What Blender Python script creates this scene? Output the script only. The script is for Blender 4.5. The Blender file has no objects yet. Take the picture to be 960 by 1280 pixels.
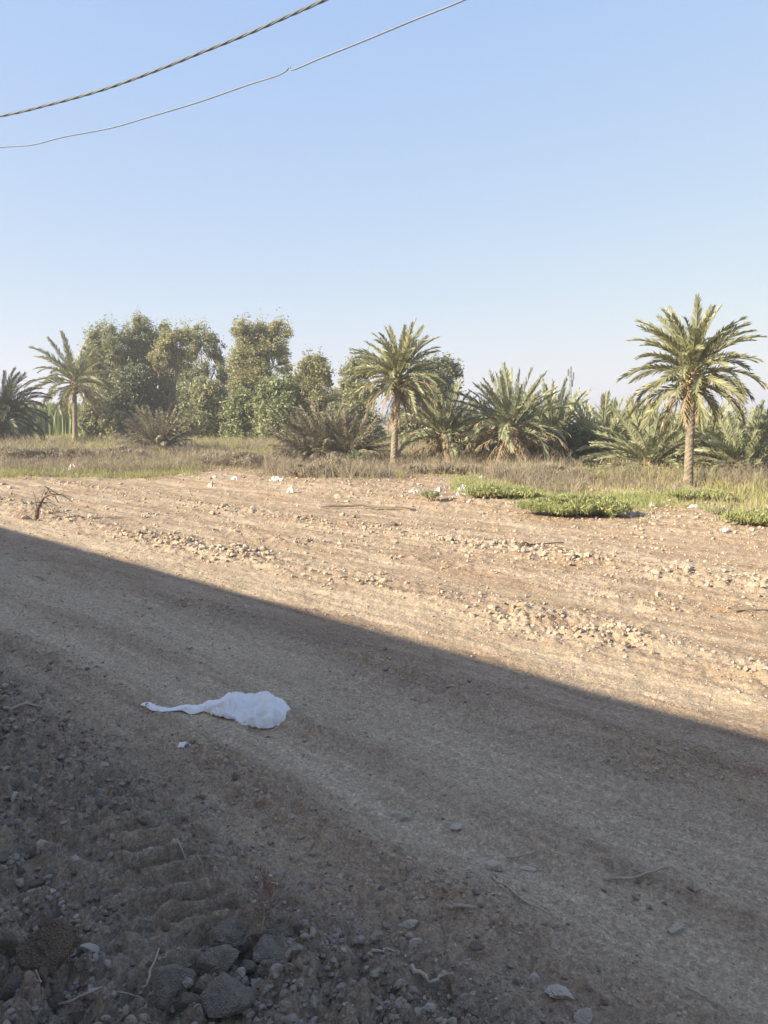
import bpy, math, random
import numpy as np
from mathutils import Vector, Matrix

R = math.radians
scene = bpy.context.scene
COL = scene.collection

# ------------------------------------------------------------------ camera
F = 967.0                    # focal length in pixels of the 960 x 1280 photograph
CX, CY, HZ = 480.0, 640.0, 522.0
EYE = 1.65
TH = math.atan((CY - HZ) / F)
cs, sn = math.cos(TH), math.sin(TH)
cam_d = bpy.data.cameras.new('camera')
cam = bpy.data.objects.new('camera', cam_d)
COL.objects.link(cam)
cam.location = (0, 0, EYE)
cam.rotation_euler = (math.pi / 2 - TH, 0, 0)
cam_d.sensor_fit = 'VERTICAL'
cam_d.sensor_height = 24
cam_d.lens = 24 * F / 1280
cam_d.clip_start = 0.05
cam_d.clip_end = 8000
scene.camera = cam

# ------------------------------------------------------------------ numpy noise
_rng = np.random.default_rng(7)
_perm = np.concatenate([_rng.permutation(256)] * 3)
_ga = _rng.random(256) * 2 * np.pi
_gx, _gy = np.cos(_ga), np.sin(_ga)

def pnoise(x, y, seed=0):
    x = np.asarray(x, float); y = np.asarray(y, float)
    xi = np.floor(x).astype(np.int64); yi = np.floor(y).astype(np.int64)
    xf, yf = x - xi, y - yi
    u = xf * xf * xf * (xf * (xf * 6 - 15) + 10)
    v = yf * yf * yf * (yf * (yf * 6 - 15) + 10)
    def g(ix, iy, dx, dy):
        h = _perm[(_perm[(ix + seed * 17) & 255] + iy) & 255]
        return _gx[h] * dx + _gy[h] * dy
    n00 = g(xi, yi, xf, yf); n10 = g(xi + 1, yi, xf - 1, yf)
    n01 = g(xi, yi + 1, xf, yf - 1); n11 = g(xi + 1, yi + 1, xf - 1, yf - 1)
    a = n00 + u * (n10 - n00); b = n01 + u * (n11 - n01)
    return (a + v * (b - a)) * 1.5

def fbm(x, y, octv=4, seed=0, gain=.5):
    s, a, f = 0, 1, 1
    for i in range(octv):
        s = s + a * pnoise(x * f, y * f, seed + i * 3); a *= gain; f *= 2.03
    return s

def cells(x, y, seed=0):
    """distance to the nearest jittered lattice point, and a random number of that point"""
    xi = np.floor(x).astype(np.int64); yi = np.floor(y).astype(np.int64)
    best = np.full(x.shape, 9.0); rid = np.zeros(x.shape)
    for dx in (-1, 0, 1):
        for dy in (-1, 0, 1):
            ix, iy = xi + dx, yi + dy
            h = _perm[(_perm[(ix + seed * 31) & 255] + iy) & 255]
            h2 = _perm[h + 71]
            d = np.hypot(ix + .15 + .7 * h / 255 - x, iy + .15 + .7 * h2 / 255 - y)
            m = d < best
            best = np.where(m, d, best); rid = np.where(m, _perm[h + 133] / 255, rid)
    return best, rid

def sstep(a, b, x):
    t = np.clip((np.asarray(x, float) - a) / (b - a), 0, 1)
    return t * t * (3 - 2 * t)

def bump(x, c, w):
    return np.exp(-((x - c) / w) ** 2)

# ------------------------------------------------------------------ terrain
S2 = math.sqrt(.5)
def uv(x, y):                       # u runs along the dirt road, v across it, away from the wall
    return (x - y) * S2, (x + y) * S2

def wob(u):                         # the tracks wander a little
    return .14 * pnoise(u * .35, u * 0 + 3.3, 2) + .05 * pnoise(u * 1.1, u * 0 + 8.1, 4)

def rough(x, y):
    u, v = uv(x, y); w = v + wob(u)
    br = .45 + .75 * sstep(-.25, .35, pnoise(u * .8, v * .3, 9))
    r = .16 + 1.0 * (1 - sstep(1.35, 1.85, w))
    r = r + .75 * bump(w, 1.93, .16) * br + .45 * bump(w, 2.5, .16) * br + .5 * bump(w, 3.45, .3) * br
    r = r + .95 * bump(w, 5.25, .42) * br + .35 * bump(w, 6.4, .3) * br + .75 * bump(w, 7.9, .4) * br
    r = r + .25 * sstep(5.8, 7, w) + .4 * sstep(9.5, 11.5, w)
    return r

def base_z(x, y):
    x = np.asarray(x, float); y = np.asarray(y, float)
    d = np.hypot(x, y)
    return .36 * sstep(15, 48, d) + .05 * pnoise(x * .12, y * .12, 1) * sstep(8, 20, d)

# tyre tread ridges pressed into the soft verge (lower left of the photograph)
def tread(x, y):
    u, v = uv(x, y)
    # tread strip runs along u around v = 1.15, lugs across it
    strip = bump(v + .06 * np.sin(u * 3), 1.22, .22) * sstep(-3.0, -2.6, u) * (1 - sstep(-1.9, -1.6, u))
    ph = (u * 1.0 - .40 * (v - 1.1) + .05 * pnoise(x * 3, y * 3, 5)) / .135
    s = .5 + .5 * np.sin(ph * 2 * np.pi)
    return strip, (s ** 1.5)

def ground_z(x, y, fine=True):
    x = np.asarray(x, float); y = np.asarray(y, float)
    u, v = uv(x, y); w = v + wob(u)
    d = np.hypot(x, y)
    z = base_z(x, y)
    near = 1 - sstep(60, 120, d)
    z = z + near * (.05 * (1 - sstep(1.2, 1.9, w)) * (1 + .8 * pnoise(u * .9, v * 1.3, 12))
        + .03 * bump(w, 1.93, .15) + .02 * bump(w, 2.5, .13) + .03 * bump(w, 3.45, .3)
        + .022 * bump(w, 5.25, .38) + .01 * bump(w, 6.4, .3) + .02 * bump(w, 7.9, .4)
        + .005 * pnoise(u * .45, v * 9, 23) * sstep(1.6, 2.1, w)
        + .10 * sstep(9.5, 11.5, w) * (1 + .6 * pnoise(u * .4, v * .4, 15))
        + .012 * fbm(u * 1.1, v * 3.0, 3, 21))
    if not fine:
        return z
    r = rough(x, y) * near
    r = r * (1 - .32 * sstep(4.2, 5.0, w)) + .55 * (1 - sstep(1.3, 1.8, w))
    st, lug = tread(x, y)
    r = r * (1 - .8 * st)
    z = z + st * (.078 * lug - .03)
    z = z + r * .034 * fbm(x * 4.5, y * 4.5, 4, 30)
    d0, i0 = cells(x * 5.5, y * 5.5, 6)
    z = z + np.clip(r - .5, 0, 1) * .05 * np.where(i0 > .6, np.clip(.55 - d0, 0, .3), 0)
    d1, i1 = cells(x * 11, y * 11, 1)
    z = z + r * .042 * np.where(i1 > .42, np.clip(.62 - d1, 0, 1) ** .7, 0) * (.5 + i1)
    d2, i2 = cells(x * 27, y * 27, 2)
    z = z + (.10 + r) * .019 * np.where(i2 > .35, np.clip(.6 - d2, 0, 1) ** .7, 0)
    d3, i3 = cells(x * 62, y * 62, 3)
    z = z + (.22 + r) * .0085 * np.where(i3 > .3, np.clip(.6 - d3, 0, 1) ** .8, 0)
    z = z + .0035 * fbm(u * 6, v * 22, 3, 40) * near
    return z

def cam_ray(px, py):
    a, b = (px - CX) / F, -(py - CY) / F
    return np.array([a, cs + b * sn, -sn + b * cs])

def gp(px, py):                     # where a ray of the photograph meets the ground
    d = cam_ray(px, py); z = 0.0
    for _ in range(14):
        t = (z - EYE) / d[2]
        z = float(base_z(d[0] * t, d[1] * t)) if t > 0 else 0
        t = min(max(t, .1), 200)
    t = (float(ground_z(d[0] * t, d[1] * t, False)) - EYE) / d[2]
    return Vector((d[0] * t, d[1] * t, float(ground_z(d[0] * t, d[1] * t, False))))

def at(px, py, Y):                  # a point of a ray at forward distance Y
    d = cam_ray(px, py); t = Y / d[1]
    return Vector((d[0] * t, Y, EYE + d[2] * t))

def gz(x, y):
    return float(ground_z(x, y))

# ------------------------------------------------------------------ materials
def new_mat(name):
    m = bpy.data.materials.new(name); m.use_nodes = True
    nt = m.node_tree; nt.nodes.clear()
    return m, nt, nt.nodes.new, nt.links.new

def ramp(N, stops):
    r = N('ShaderNodeValToRGB'); e = r.color_ramp.elements
    while len(e) < len(stops): e.new(.5)
    for q, (p, c) in zip(e, stops):
        q.position = p; q.color = (*c, 1)
    return r

def leaf_mat(name, cols, trans=.28, rough=.55, patch=2.0):
    """foliage: a colour per leaf, shifted by a slow patchy noise, with light passing through"""
    m, nt, N, L = new_mat(name)
    g = N('ShaderNodeNewGeometry')
    oi = N('ShaderNodeObjectInfo')
    tc = N('ShaderNodeTexCoord')
    nz = N('ShaderNodeTexNoise'); nz.inputs['Scale'].default_value = patch
    L(tc.outputs['Object'], nz.inputs['Vector'])
    a = N('ShaderNodeMath'); a.operation = 'MULTIPLY_ADD'
    L(g.outputs['Random Per Island'], a.inputs[0]); a.inputs[1].default_value = .55
    b = N('ShaderNodeMath'); b.operation = 'MULTIPLY_ADD'
    L(nz.outputs[0], b.inputs[0]); b.inputs[1].default_value = .55; b.inputs[2].default_value = -.13
    c = N('ShaderNodeMath'); c.operation = 'MULTIPLY_ADD'
    L(oi.outputs['Random'], c.inputs[0]); c.inputs[1].default_value = .16
    L(b.outputs[0], c.inputs[2]); L(c.outputs[0], a.inputs[2])
    n = len(cols)
    r = ramp(N, [(i / (n - 1), q) for i, q in enumerate(cols)])
    L(a.outputs[0], r.inputs[0])
    p = N('ShaderNodeBsdfPrincipled'); p.inputs['Roughness'].default_value = rough
    p.inputs['Specular IOR Level'].default_value = .3
    L(r.outputs[0], p.inputs['Base Color'])
    t = N('ShaderNodeBsdfTranslucent'); L(r.outputs[0], t.inputs['Color'])
    x = N('ShaderNodeMixShader'); x.inputs[0].default_value = trans
    o = N('ShaderNodeOutputMaterial')
    L(p.outputs[0], x.inputs[1]); L(t.outputs[0], x.inputs[2]); L(x.outputs[0], o.inputs[0])
    return m

def solid_mat(name, c1, c2, scale=8, rough=.85, bump_s=.3, bscale=30, stretch=(1, 1, 1), metallic=0, rnd=.25, spec=.3):
    """two-tone noisy surface with relief; every object of it is shifted a little"""
    m, nt, N, L = new_mat(name)
    tc = N('ShaderNodeTexCoord'); mp = N('ShaderNodeMapping'); mp.inputs['Scale'].default_value = stretch
    L(tc.outputs['Object'], mp.inputs[0])
    nz = N('ShaderNodeTexNoise'); nz.inputs['Scale'].default_value = scale; nz.inputs['Detail'].default_value = 6
    L(mp.outputs[0], nz.inputs['Vector'])
    oi = N('ShaderNodeObjectInfo'); g = N('ShaderNodeNewGeometry')
    ad = N('ShaderNodeMath'); ad.operation = 'ADD'
    L(oi.outputs['Random'], ad.inputs[0]); L(g.outputs['Random Per Island'], ad.inputs[1])
    s = N('ShaderNodeMath'); s.operation = 'MULTIPLY_ADD'; s.inputs[1].default_value = rnd; s.inputs[2].default_value = -rnd
    L(ad.outputs[0], s.inputs[0])
    s2 = N('ShaderNodeMath'); s2.operation = 'MULTIPLY_ADD'; s2.inputs[1].default_value = 1.5
    s3 = N('ShaderNodeMath'); s3.operation = 'SUBTRACT'; s3.inputs[1].default_value = .25
    L(nz.outputs[0], s2.inputs[0]); L(s.outputs[0], s2.inputs[2]); L(s2.outputs[0], s3.inputs[0])
    r = ramp(N, [(0, c1), (1, c2)]); L(s3.outputs[0], r.inputs[0])
    p = N('ShaderNodeBsdfPrincipled'); p.inputs['Roughness'].default_value = rough; p.inputs['Metallic'].default_value = metallic
    p.inputs['Specular IOR Level'].default_value = spec
    L(r.outputs[0], p.inputs['Base Color'])
    if bump_s:
        n2 = N('ShaderNodeTexNoise'); n2.inputs['Scale'].default_value = bscale; n2.inputs['Detail'].default_value = 8
        L(mp.outputs[0], n2.inputs['Vector'])
        b = N('ShaderNodeBump'); b.inputs['Strength'].default_value = bump_s; b.inputs['Distance'].default_value = .06 if bscale == 14 else .02
        L(n2.outputs[0], b.inputs['Height']); L(b.outputs[0], p.inputs['Normal'])
    o = N('ShaderNodeOutputMaterial'); L(p.outputs[0], o.inputs[0])
    return m

def ground_mat():
    m, nt, N, L = new_mat('dry_earth')
    tc = N('ShaderNodeTexCoord')
    # road coordinates: rotate by 45 degrees, stretch along the road
    mp = N('ShaderNodeMapping'); mp.inputs['Rotation'].default_value = (0, 0, R(45))
    L(tc.outputs['Object'], mp.inputs[0])
    st = N('ShaderNodeMapping'); st.inputs['Scale'].default_value = (.35, 2.2, 1)
    L(mp.outputs[0], st.inputs[0])
    def noise(src, sc, det=6, rgh=.55):
        n = N('ShaderNodeTexNoise'); n.inputs['Scale'].default_value = sc
        n.inputs['Detail'].default_value = det; n.inputs['Roughness'].default_value = rgh
        L(src, n.inputs['Vector']); return n.outputs[0]
    def mix(f, a, b, mode='MIX'):
        q = N('ShaderNodeMix'); q.data_type = 'RGBA'; q.blend_type = mode
        if isinstance(f, (int, float)): q.inputs[0].default_value = f
        else: L(f, q.inputs[0])
        for i, s in ((6, a), (7, b)):
            if isinstance(s, tuple): q.inputs[i].default_value = (*s, 1)
            else: L(s, q.inputs[i])
        return q.outputs[2]
    def mr(src, a, b, c=0, d=1):
        q = N('ShaderNodeMapRange'); L(src, q.inputs[0])
        for i, k in enumerate((a, b, c, d)): q.inputs[i + 1].default_value = k
        return q.outputs[0]
    streak = noise(st.outputs[0], 1.6, 7, .6)
    st2 = N('ShaderNodeMapping'); st2.inputs['Scale'].default_value = (.6, 11, 1)
    L(mp.outputs[0], st2.inputs[0]); scratch = noise(st2.outputs[0], 2.0, 5, .6)
    broad = noise(tc.outputs['Object'], .35, 4)
    mid = noise(tc.outputs['Object'], 5.0, 8, .65)
    fine = noise(tc.outputs['Object'], 60.0, 8, .7)
    at_ = N('ShaderNodeVertexColor'); at_.layer_name = 'soil'
    sep = N('ShaderNodeSeparateColor'); L(at_.outputs[0], sep.inputs[0])
    tan = mix(mr(streak, .36, .60), (.30, .212, .140), (.50, .40, .292))
    tan = mix(mr(broad, .35, .7, 0, .45), tan, (.42, .305, .20))
    tan = mix(mr(mid, .35, .75, 0, .5), tan, (.33, .25, .172))
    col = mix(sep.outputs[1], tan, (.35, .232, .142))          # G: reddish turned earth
    col = mix(sep.outputs[2], col, (.56, .46, .335))           # B: pale compacted track, lightened further to lift its shaded part
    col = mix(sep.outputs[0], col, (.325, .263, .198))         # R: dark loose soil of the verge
    col = mix(mr(fine, .36, .66, 0, .9), col, mix(.6, col, (.5, .46, .42), 'MULTIPLY'))
    col = mix(mr(scratch, .40, .62, .42, 0), col, mix(1.0, col, (.62, .60, .58), 'MULTIPLY'))
    # pale grit
    vo = N('ShaderNodeTexVoronoi'); vo.inputs['Scale'].default_value = 75
    L(tc.outputs['Object'], vo.inputs['Vector'])
    sp = N('ShaderNodeSeparateColor'); L(vo.outputs['Color'], sp.inputs[0])
    near = mr(vo.outputs['Distance'], .22, .30, 1, 0)
    pick = N('ShaderNodeMath'); pick.operation = 'MULTIPLY'; L(near, pick.inputs[0]); L(mr(sp.outputs[0], .86, .9), pick.inputs[1])
    pk = N('ShaderNodeMath'); pk.operation = 'MULTIPLY'; L(pick.outputs[0], pk.inputs[0]); pk.inputs[1].default_value = .55
    col = mix(pk.outputs[0], col, (.40, .36, .31))
    col = mix(1.0, col, (1.1, 1.1, 1.09), 'MULTIPLY')
    # grains of differing colour at three sizes, also standing in for crevice shade
    for sc, lo, hi, k in ((26, (.62, .60, .58), (1.12, 1.1, 1.08), .2), (70, (.45, .43, .42), (1.25, 1.22, 1.2), .42), (150, (.5, .48, .47), (1.3, 1.28, 1.26), .45)):
        vg = N('ShaderNodeTexVoronoi'); vg.inputs['Scale'].default_value = sc
        L(tc.outputs['Object'], vg.inputs['Vector'])
        sg = N('ShaderNodeSeparateColor'); L(vg.outputs['Color'], sg.inputs[0])
        col = mix(k, col, mix(sg.outputs[1], mix(1.0, col, lo, 'MULTIPLY'), mix(1.0, col, hi, 'MULTIPLY')))
    p = N('ShaderNodeBsdfPrincipled'); p.inputs['Roughness'].default_value = .95; p.inputs['Specular IOR Level'].default_value = .15
    L(col, p.inputs['Base Color'])
    h1 = noise(tc.outputs['Object'], 38, 10, .7)
    b1 = N('ShaderNodeBump'); b1.inputs['Strength'].default_value = .9; b1.inputs['Distance'].default_value = .012
    L(h1, b1.inputs['Height'])
    h2 = noise(tc.outputs['Object'], 170, 6, .7)
    b2 = N('ShaderNodeBump'); b2.inputs['Strength'].default_value = .8; b2.inputs['Distance'].default_value = .004
    L(h2, b2.inputs['Height']); L(b1.outputs[0], b2.inputs['Normal']); L(b2.outputs[0], p.inputs['Normal'])
    o = N('ShaderNodeOutputMaterial'); L(p.outputs[0], o.inputs[0])
    return m

def plastic_mat():
    m, nt, N, L = new_mat('thin_white_plastic')
    p = N('ShaderNodeBsdfPrincipled'); p.inputs['Base Color'].default_value = (.93, .92, .91, 1)
    p.inputs['Roughness'].default_value = .38; p.inputs['Specular IOR Level'].default_value = .45
    t = N('ShaderNodeBsdfTranslucent'); t.inputs['Color'].default_value = (.9, .89, .88, 1)
    x = N('ShaderNodeMixShader'); x.inputs[0].default_value = .22
    tr = N('ShaderNodeBsdfTransparent'); x2 = N('ShaderNodeMixShader'); x2.inputs[0].default_value = .2
    tc = N('ShaderNodeTexCoord'); nz = N('ShaderNodeTexNoise'); nz.inputs['Scale'].default_value = 14; nz.inputs['Detail'].default_value = 5
    nz.inputs['Distortion'].default_value = 1.2
    L(tc.outputs['Object'], nz.inputs['Vector'])
    b = N('ShaderNodeBump'); b.inputs['Strength'].default_value = .3; b.inputs['Distance'].default_value = .03
    L(nz.outputs[0], b.inputs['Height']); L(b.outputs[0], p.inputs['Normal'])
    o = N('ShaderNodeOutputMaterial')
    L(p.outputs[0], x.inputs[1]); L(t.outputs[0], x.inputs[2]); L(x.outputs[0], x2.inputs[1]); L(tr.outputs[0], x2.inputs[2]); L(x2.outputs[0], o.inputs[0])
    return m

M = {}
M['ground'] = ground_mat()
M['frond'] = leaf_mat('palm_frond', [(.16, .165, .075), (.235, .23, .112), (.315, .30, .16), (.42, .395, .23)], .3, .42, 3)
M['pale_frond'] = leaf_mat('grey_green_palm_frond', [(.20, .212, .120), (.285, .29, .165), (.37, .365, .22), (.45, .43, .28)], .34, .42, 3)
M['frond_dark'] = leaf_mat('palm_frond_dusky', [(.08, .088, .055), (.12, .128, .078), (.18, .182, .115)], .2, .5, 3)
M['dry_frond'] = leaf_mat('dry_palm_frond', [(.20, .145, .085), (.31, .23, .135), (.42, .33, .205)], .2, .7, 3)
M['dead_frond'] = leaf_mat('dead_palm_frond', [(.14, .12, .078), (.215, .185, .125), (.32, .275, .19)], .15, .75, 3)
M['trunk'] = solid_mat('palm_trunk_bark', (.115, .088, .062), (.28, .23, .165), 9, .95, .7, 25)
M['fibre'] = solid_mat('palm_fibre', (.17, .115, .062), (.40, .31, .19), 10, .95, .7, 22)
M['euc'] = leaf_mat('gum_leaf', [(.17, .18, .095), (.25, .255, .135), (.33, .325, .18), (.41, .39, .225)], .4, .5, .35)
M['euc_olive'] = leaf_mat('olive_gum_leaf', [(.22, .215, .10), (.32, .302, .145), (.42, .385, .20)], .4, .5, .35)
M['dark_leaf'] = leaf_mat('dark_leaf', [(.115, .122, .070), (.165, .175, .10), (.235, .24, .14)], .3, .5, .4)
M['green_leaf'] = leaf_mat('fresh_leaf', [(.17, .185, .088), (.24, .255, .122), (.32, .325, .17)], .3, .5, .5)
M['bark'] = solid_mat('pale_bark', (.16, .125, .09), (.36, .30, .23), 5, .9, .4, 20, (1, 1, .3))
M['scrub'] = leaf_mat('dry_scrub_stem', [(.21, .168, .115), (.295, .24, .168), (.39, .325, .235)], .2, .8, .35)
M['straw'] = leaf_mat('yellowing_grass', [(.25, .24, .095), (.34, .315, .135), (.43, .385, .195)], .4, .7, .4)
M['weed'] = leaf_mat('green_weed', [(.25, .265, .105), (.34, .35, .145), (.44, .43, .205)], .42, .6, .8)
M['left_grass'] = leaf_mat('yellow_green_grass', [(.23, .225, .095), (.32, .30, .13), (.41, .37, .18)], .4, .7, .5)
M['reed'] = leaf_mat('green_reed', [(.16, .195, .085), (.22, .255, .115), (.28, .305, .15)], .35, .6, .15)
M['rock'] = solid_mat('grey_brown_rock', (.24, .195, .152), (.47, .395, .315), 7, .95, 1.0, 14)
M['dark_rock'] = solid_mat('brown_earth_clump', (.21, .155, .110), (.44, .34, .25), 9, 1, 1.0, 14)
M['pale_rock'] = solid_mat('pale_stone', (.35, .295, .24), (.52, .45, .37), 12, .92, .5, 40)
M['clod'] = solid_mat('dry_clay_clod', (.32, .245, .17), (.50, .40, .29), 14, 1, .6, 40, rnd=.3)
M['verge_clod'] = solid_mat('dull_verge_clod', (.20, .162, .128), (.37, .31, .25), 14, 1, .9, 40, rnd=.35)
M['dark_twig'] = solid_mat('dark_dead_wood', (.075, .055, .040), (.20, .155, .115), 20, .9, .4, 60)
M['strip_clod'] = solid_mat('grey_tan_clod', (.24, .195, .15), (.44, .37, .295), 14, 1, .8, 40, rnd=.3)
M['gravel'] = solid_mat('gravel_bits', (.29, .22, .16), (.48, .39, .29), 30, 1, .4, 60, rnd=.45)
M['dark_gravel'] = solid_mat('dark_gravel_bits', (.125, .098, .075), (.34, .285, .235), 30, 1, .4, 60, rnd=.5)
M['twig'] = solid_mat('dead_twig', (.20, .16, .12), (.46, .38, .29), 20, .9, .4, 60)
M['red_twig'] = solid_mat('reddish_dry_stem', (.14, .075, .052), (.27, .165, .12), 20, .9, .2, 60)
M['plastic'] = plastic_mat()
M['paper'] = solid_mat('white_litter', (.42, .39, .34), (.68, .65, .60), 6, .6, .4, 12)
M['cable'] = solid_mat('grey_cable_sheath', (.055, .068, .080), (.10, .12, .135), 20, .55, .2, 60)
M['wire'] = solid_mat('thin_wire_sheath', (.10, .125, .16), (.16, .19, .23), 20, .5, .2, 60)
M['steel'] = solid_mat('galvanised_steel', (.10, .105, .11), (.16, .165, .17), 6, .5, .1, 30, metallic=.4)
M['plaster'] = solid_mat('whitened_plaster', (.62, .58, .51), (.76, .72, .65), 1.5, .95, .5, 25)  # unseen wall's colour whitened to bounce fill light into the shade
M['door'] = solid_mat('painted_steel_door', (.11, .15, .17), (.17, .21, .23), 2, .5, .15, 20)
M['glass'] = solid_mat('dark_window_glass', (.02, .025, .03), (.03, .035, .04), 1, .08, 0, spec=.6)

# ------------------------------------------------------------------ mesh building
class MB:
    def __init__(s): s.v = []; s.f = []; s.n = 0
    def add(s, verts, faces):
        s.v.append(np.asarray(verts, float).reshape(-1, 3)); k = s.n
        s.f.extend([tuple(i + k for i in f) for f in faces]); s.n += len(s.v[-1])
    def tube(s, pts, rad, n=6, cap=True):
        P = [Vector(p) for p in pts]; k = len(P)
        rad = [rad] * k if isinstance(rad, (int, float)) else list(rad)
        V = []; up = None
        for i, p in enumerate(P):
            t = (P[min(i + 1, k - 1)] - P[max(i - 1, 0)])
            t = t.normalized() if t.length > 1e-9 else Vector((0, 0, 1))
            if up is None:
                a = Vector((0, 0, 1)) if abs(t.z) < .9 else Vector((1, 0, 0))
                up = a.cross(t).normalized()
            up = (up - t * up.dot(t)).normalized(); b = t.cross(up)
            for j in range(n):
                q = 2 * math.pi * j / n
                V.append(p + (up * math.cos(q) + b * math.sin(q)) * rad[i])
        Fs = [(i * n + j, i * n + (j + 1) % n, (i + 1) * n + (j + 1) % n, (i + 1) * n + j) for i in range(k - 1) for j in range(n)]
        if cap:
            Fs += [tuple(range(n))[::-1], tuple((k - 1) * n + j for j in range(n))]
        s.add([tuple(v) for v in V], Fs)
    def box(s, c, h):
        x, y, z = c; a, b, d = h
        V = [(x + i * a, y + j * b, z + k * d) for i in (-1, 1) for j in (-1, 1) for k in (-1, 1)]
        s.add(V, [(0, 1, 3, 2), (4, 6, 7, 5), (0, 4, 5, 1), (2, 3, 7, 6), (0, 2, 6, 4), (1, 5, 7, 3)])
    def build(s, name, mat, parent=None, smooth=False):
        me = bpy.data.meshes.new(name)
        me.from_pydata([tuple(v) for v in np.concatenate(s.v)] if s.v else [], [], s.f)
        return link(name, me, mat, parent, smooth)

def link(name, me, mat, parent=None, smooth=False):
    if mat is not None and not me.materials: me.materials.append(mat)
    me.polygons.foreach_set('use_smooth', np.full(len(me.polygons), smooth))
    me.update()
    o = bpy.data.objects.new(name, me); COL.objects.link(o)
    if parent: o.parent = parent
    return o

def np_mesh(name, V, Fa):
    """fast mesh: V (n,3), Fa (m,k) all faces of k corners"""
    V = np.ascontiguousarray(V, np.float32); Fa = np.ascontiguousarray(Fa, np.int32); k = Fa.shape[1]
    me = bpy.data.meshes.new(name)
    me.vertices.add(len(V)); me.vertices.foreach_set('co', V.ravel())
    me.loops.add(Fa.size); me.loops.foreach_set('vertex_index', Fa.ravel())
    me.polygons.add(len(Fa)); me.polygons.foreach_set('loop_start', np.arange(0, Fa.size, k, dtype=np.int32))
    me.update(calc_edges=True); me.validate()
    return me

def tag(o, label=None, cat=None, group=None, kind=None):
    if label: o['label'] = label
    if cat: o['category'] = cat
    if group: o['group'] = group
    if kind: o['kind'] = kind
    return o

def empty(name, loc, rz=0):
    o = bpy.data.objects.new(name, None); COL.objects.link(o)
    o.empty_display_size = .2; o.location = loc; o.rotation_euler = (0, 0, rz)
    return o

# ------------------------------------------------------------------ ground sheet
def build_ground():
    fine = np.arange(-38, 38.001, .105)
    coarse_l = np.arange(-180, -38, 2.5); coarse_r = np.arange(38, 180, 2.5)[1:]
    ang = np.radians(np.concatenate([coarse_l, fine, coarse_r])); na = len(ang)
    r = [.35]
    while r[-1] < 1.45: r.append(r[-1] * 1.12)
    while r[-1] < 40: r.append(r[-1] * 1.0043)
    while r[-1] < 400: r.append(r[-1] * 1.05)
    r = np.array(r); nr = len(r)
    A, Q = np.meshgrid(ang, r)
    X, Y = Q * np.sin(A), Q * np.cos(A)
    Z = ground_z(X, Y)
    V = np.stack([X, Y, Z], -1).reshape(-1, 3)
    V = np.concatenate([V, [[0, 0, float(Z[0].mean())]]])
    i = np.arange(nr - 1)[:, None] * na + np.arange(na)[None]
    j = np.arange(nr - 1)[:, None] * na + (np.arange(na)[None] + 1) % na
    quads = np.stack([i, i + na, j + na, j], -1).reshape(-1, 4)
    me = np_mesh('ground', V, quads)
    u, v = uv(V[:, 0], V[:, 1]); w = v + wob(u)
    n1 = fbm(u * .5, v * 1.5, 4, 50); n2 = fbm(V[:, 0] * 1.3, V[:, 1] * 1.3, 4, 60)
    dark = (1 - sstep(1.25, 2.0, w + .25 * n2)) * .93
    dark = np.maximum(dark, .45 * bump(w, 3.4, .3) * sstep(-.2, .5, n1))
    red = bump(w, 1.5, .22) * .35 * sstep(-.9, -.2, u + 1.2 + .5 * n2)
    red = np.maximum(red, sstep(7.2, 8.2, w) * sstep(-1.5, 1.2, u) * .75 * sstep(-.3, .5, n1))
    red = np.maximum(red, .5 * sstep(.0, .6, n1) * sstep(5.5, 6.5, w))
    red = np.maximum(red, .25 * bump(w, 3.6, .25))
    pale = .55 * bump(w, 4.55, .38) * sstep(-.7, .3, n1) + .7 * bump(w, 2.95, .4) + .8 * bump(w, 2.2, .2)  # track bands; those in shade are lightened to offset the dark
    pale = np.maximum(pale, .55 * sstep(.1, .6, fbm(u * .35, v * 2.2, 3, 70)) * sstep(5.6, 6.2, w) * (1 - sstep(9.5, 11, w)))
    pale = np.maximum(pale, .6 * sstep(1.95, 2.15, w) * (1 - sstep(3.1, 3.6, w)) * (1 - .5 * bump(w, 2.5, .1)))  # extra paleness painted over the shaded track to brighten it
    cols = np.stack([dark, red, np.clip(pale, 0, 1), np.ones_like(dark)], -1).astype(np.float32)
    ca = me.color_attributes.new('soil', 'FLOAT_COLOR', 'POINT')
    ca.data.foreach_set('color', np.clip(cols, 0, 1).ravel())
    o = link('ground', me, M['ground'], None, True)
    tag(o, 'bare dry earth lot with a rutted dirt track in shade', 'ground', kind='structure')
build_ground()

# ------------------------------------------------------------------ stones and clods
def ico(sub):
    import bmesh
    bm = bmesh.new(); bmesh.ops.create_icosphere(bm, subdivisions=sub, radius=1)
    V = np.array([v.co[:] for v in bm.verts]); Fa = np.array([[v.index for v in f.verts] for f in bm.faces])
    bm.free(); return V, Fa
ICO = {k: ico(k) for k in (1, 2, 3, 4)}

def stone_verts(seed, sub=3, planes=9, flat=.75, nz=.05, soft=.0):
    """a faceted lump: sphere cut by random planes, then roughened"""
    rg = np.random.default_rng(seed)
    V, Fa = ICO[sub]; V = V.copy()
    D = rg.normal(size=(planes, 3)); D /= np.linalg.norm(D, axis=1)[:, None]
    off = rg.uniform(.42, .92, planes)
    dt = V @ D.T
    rr = np.where(dt > .05, off / np.maximum(dt, .05), 9).min(1)
    rr = np.minimum(rr, .98)
    rr = rr * (1 - soft) + soft * .85
    rr = rr + nz * (fbm(V[:, 0] * 2.6 + V[:, 2] * 1.6 + seed, V[:, 1] * 2.6 - V[:, 2] * 2.1, 5, seed % 40, .62))
    V = V * rr[:, None]
    V *= np.array([1, rg.uniform(.65, .95), flat])
    return V, Fa

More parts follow.
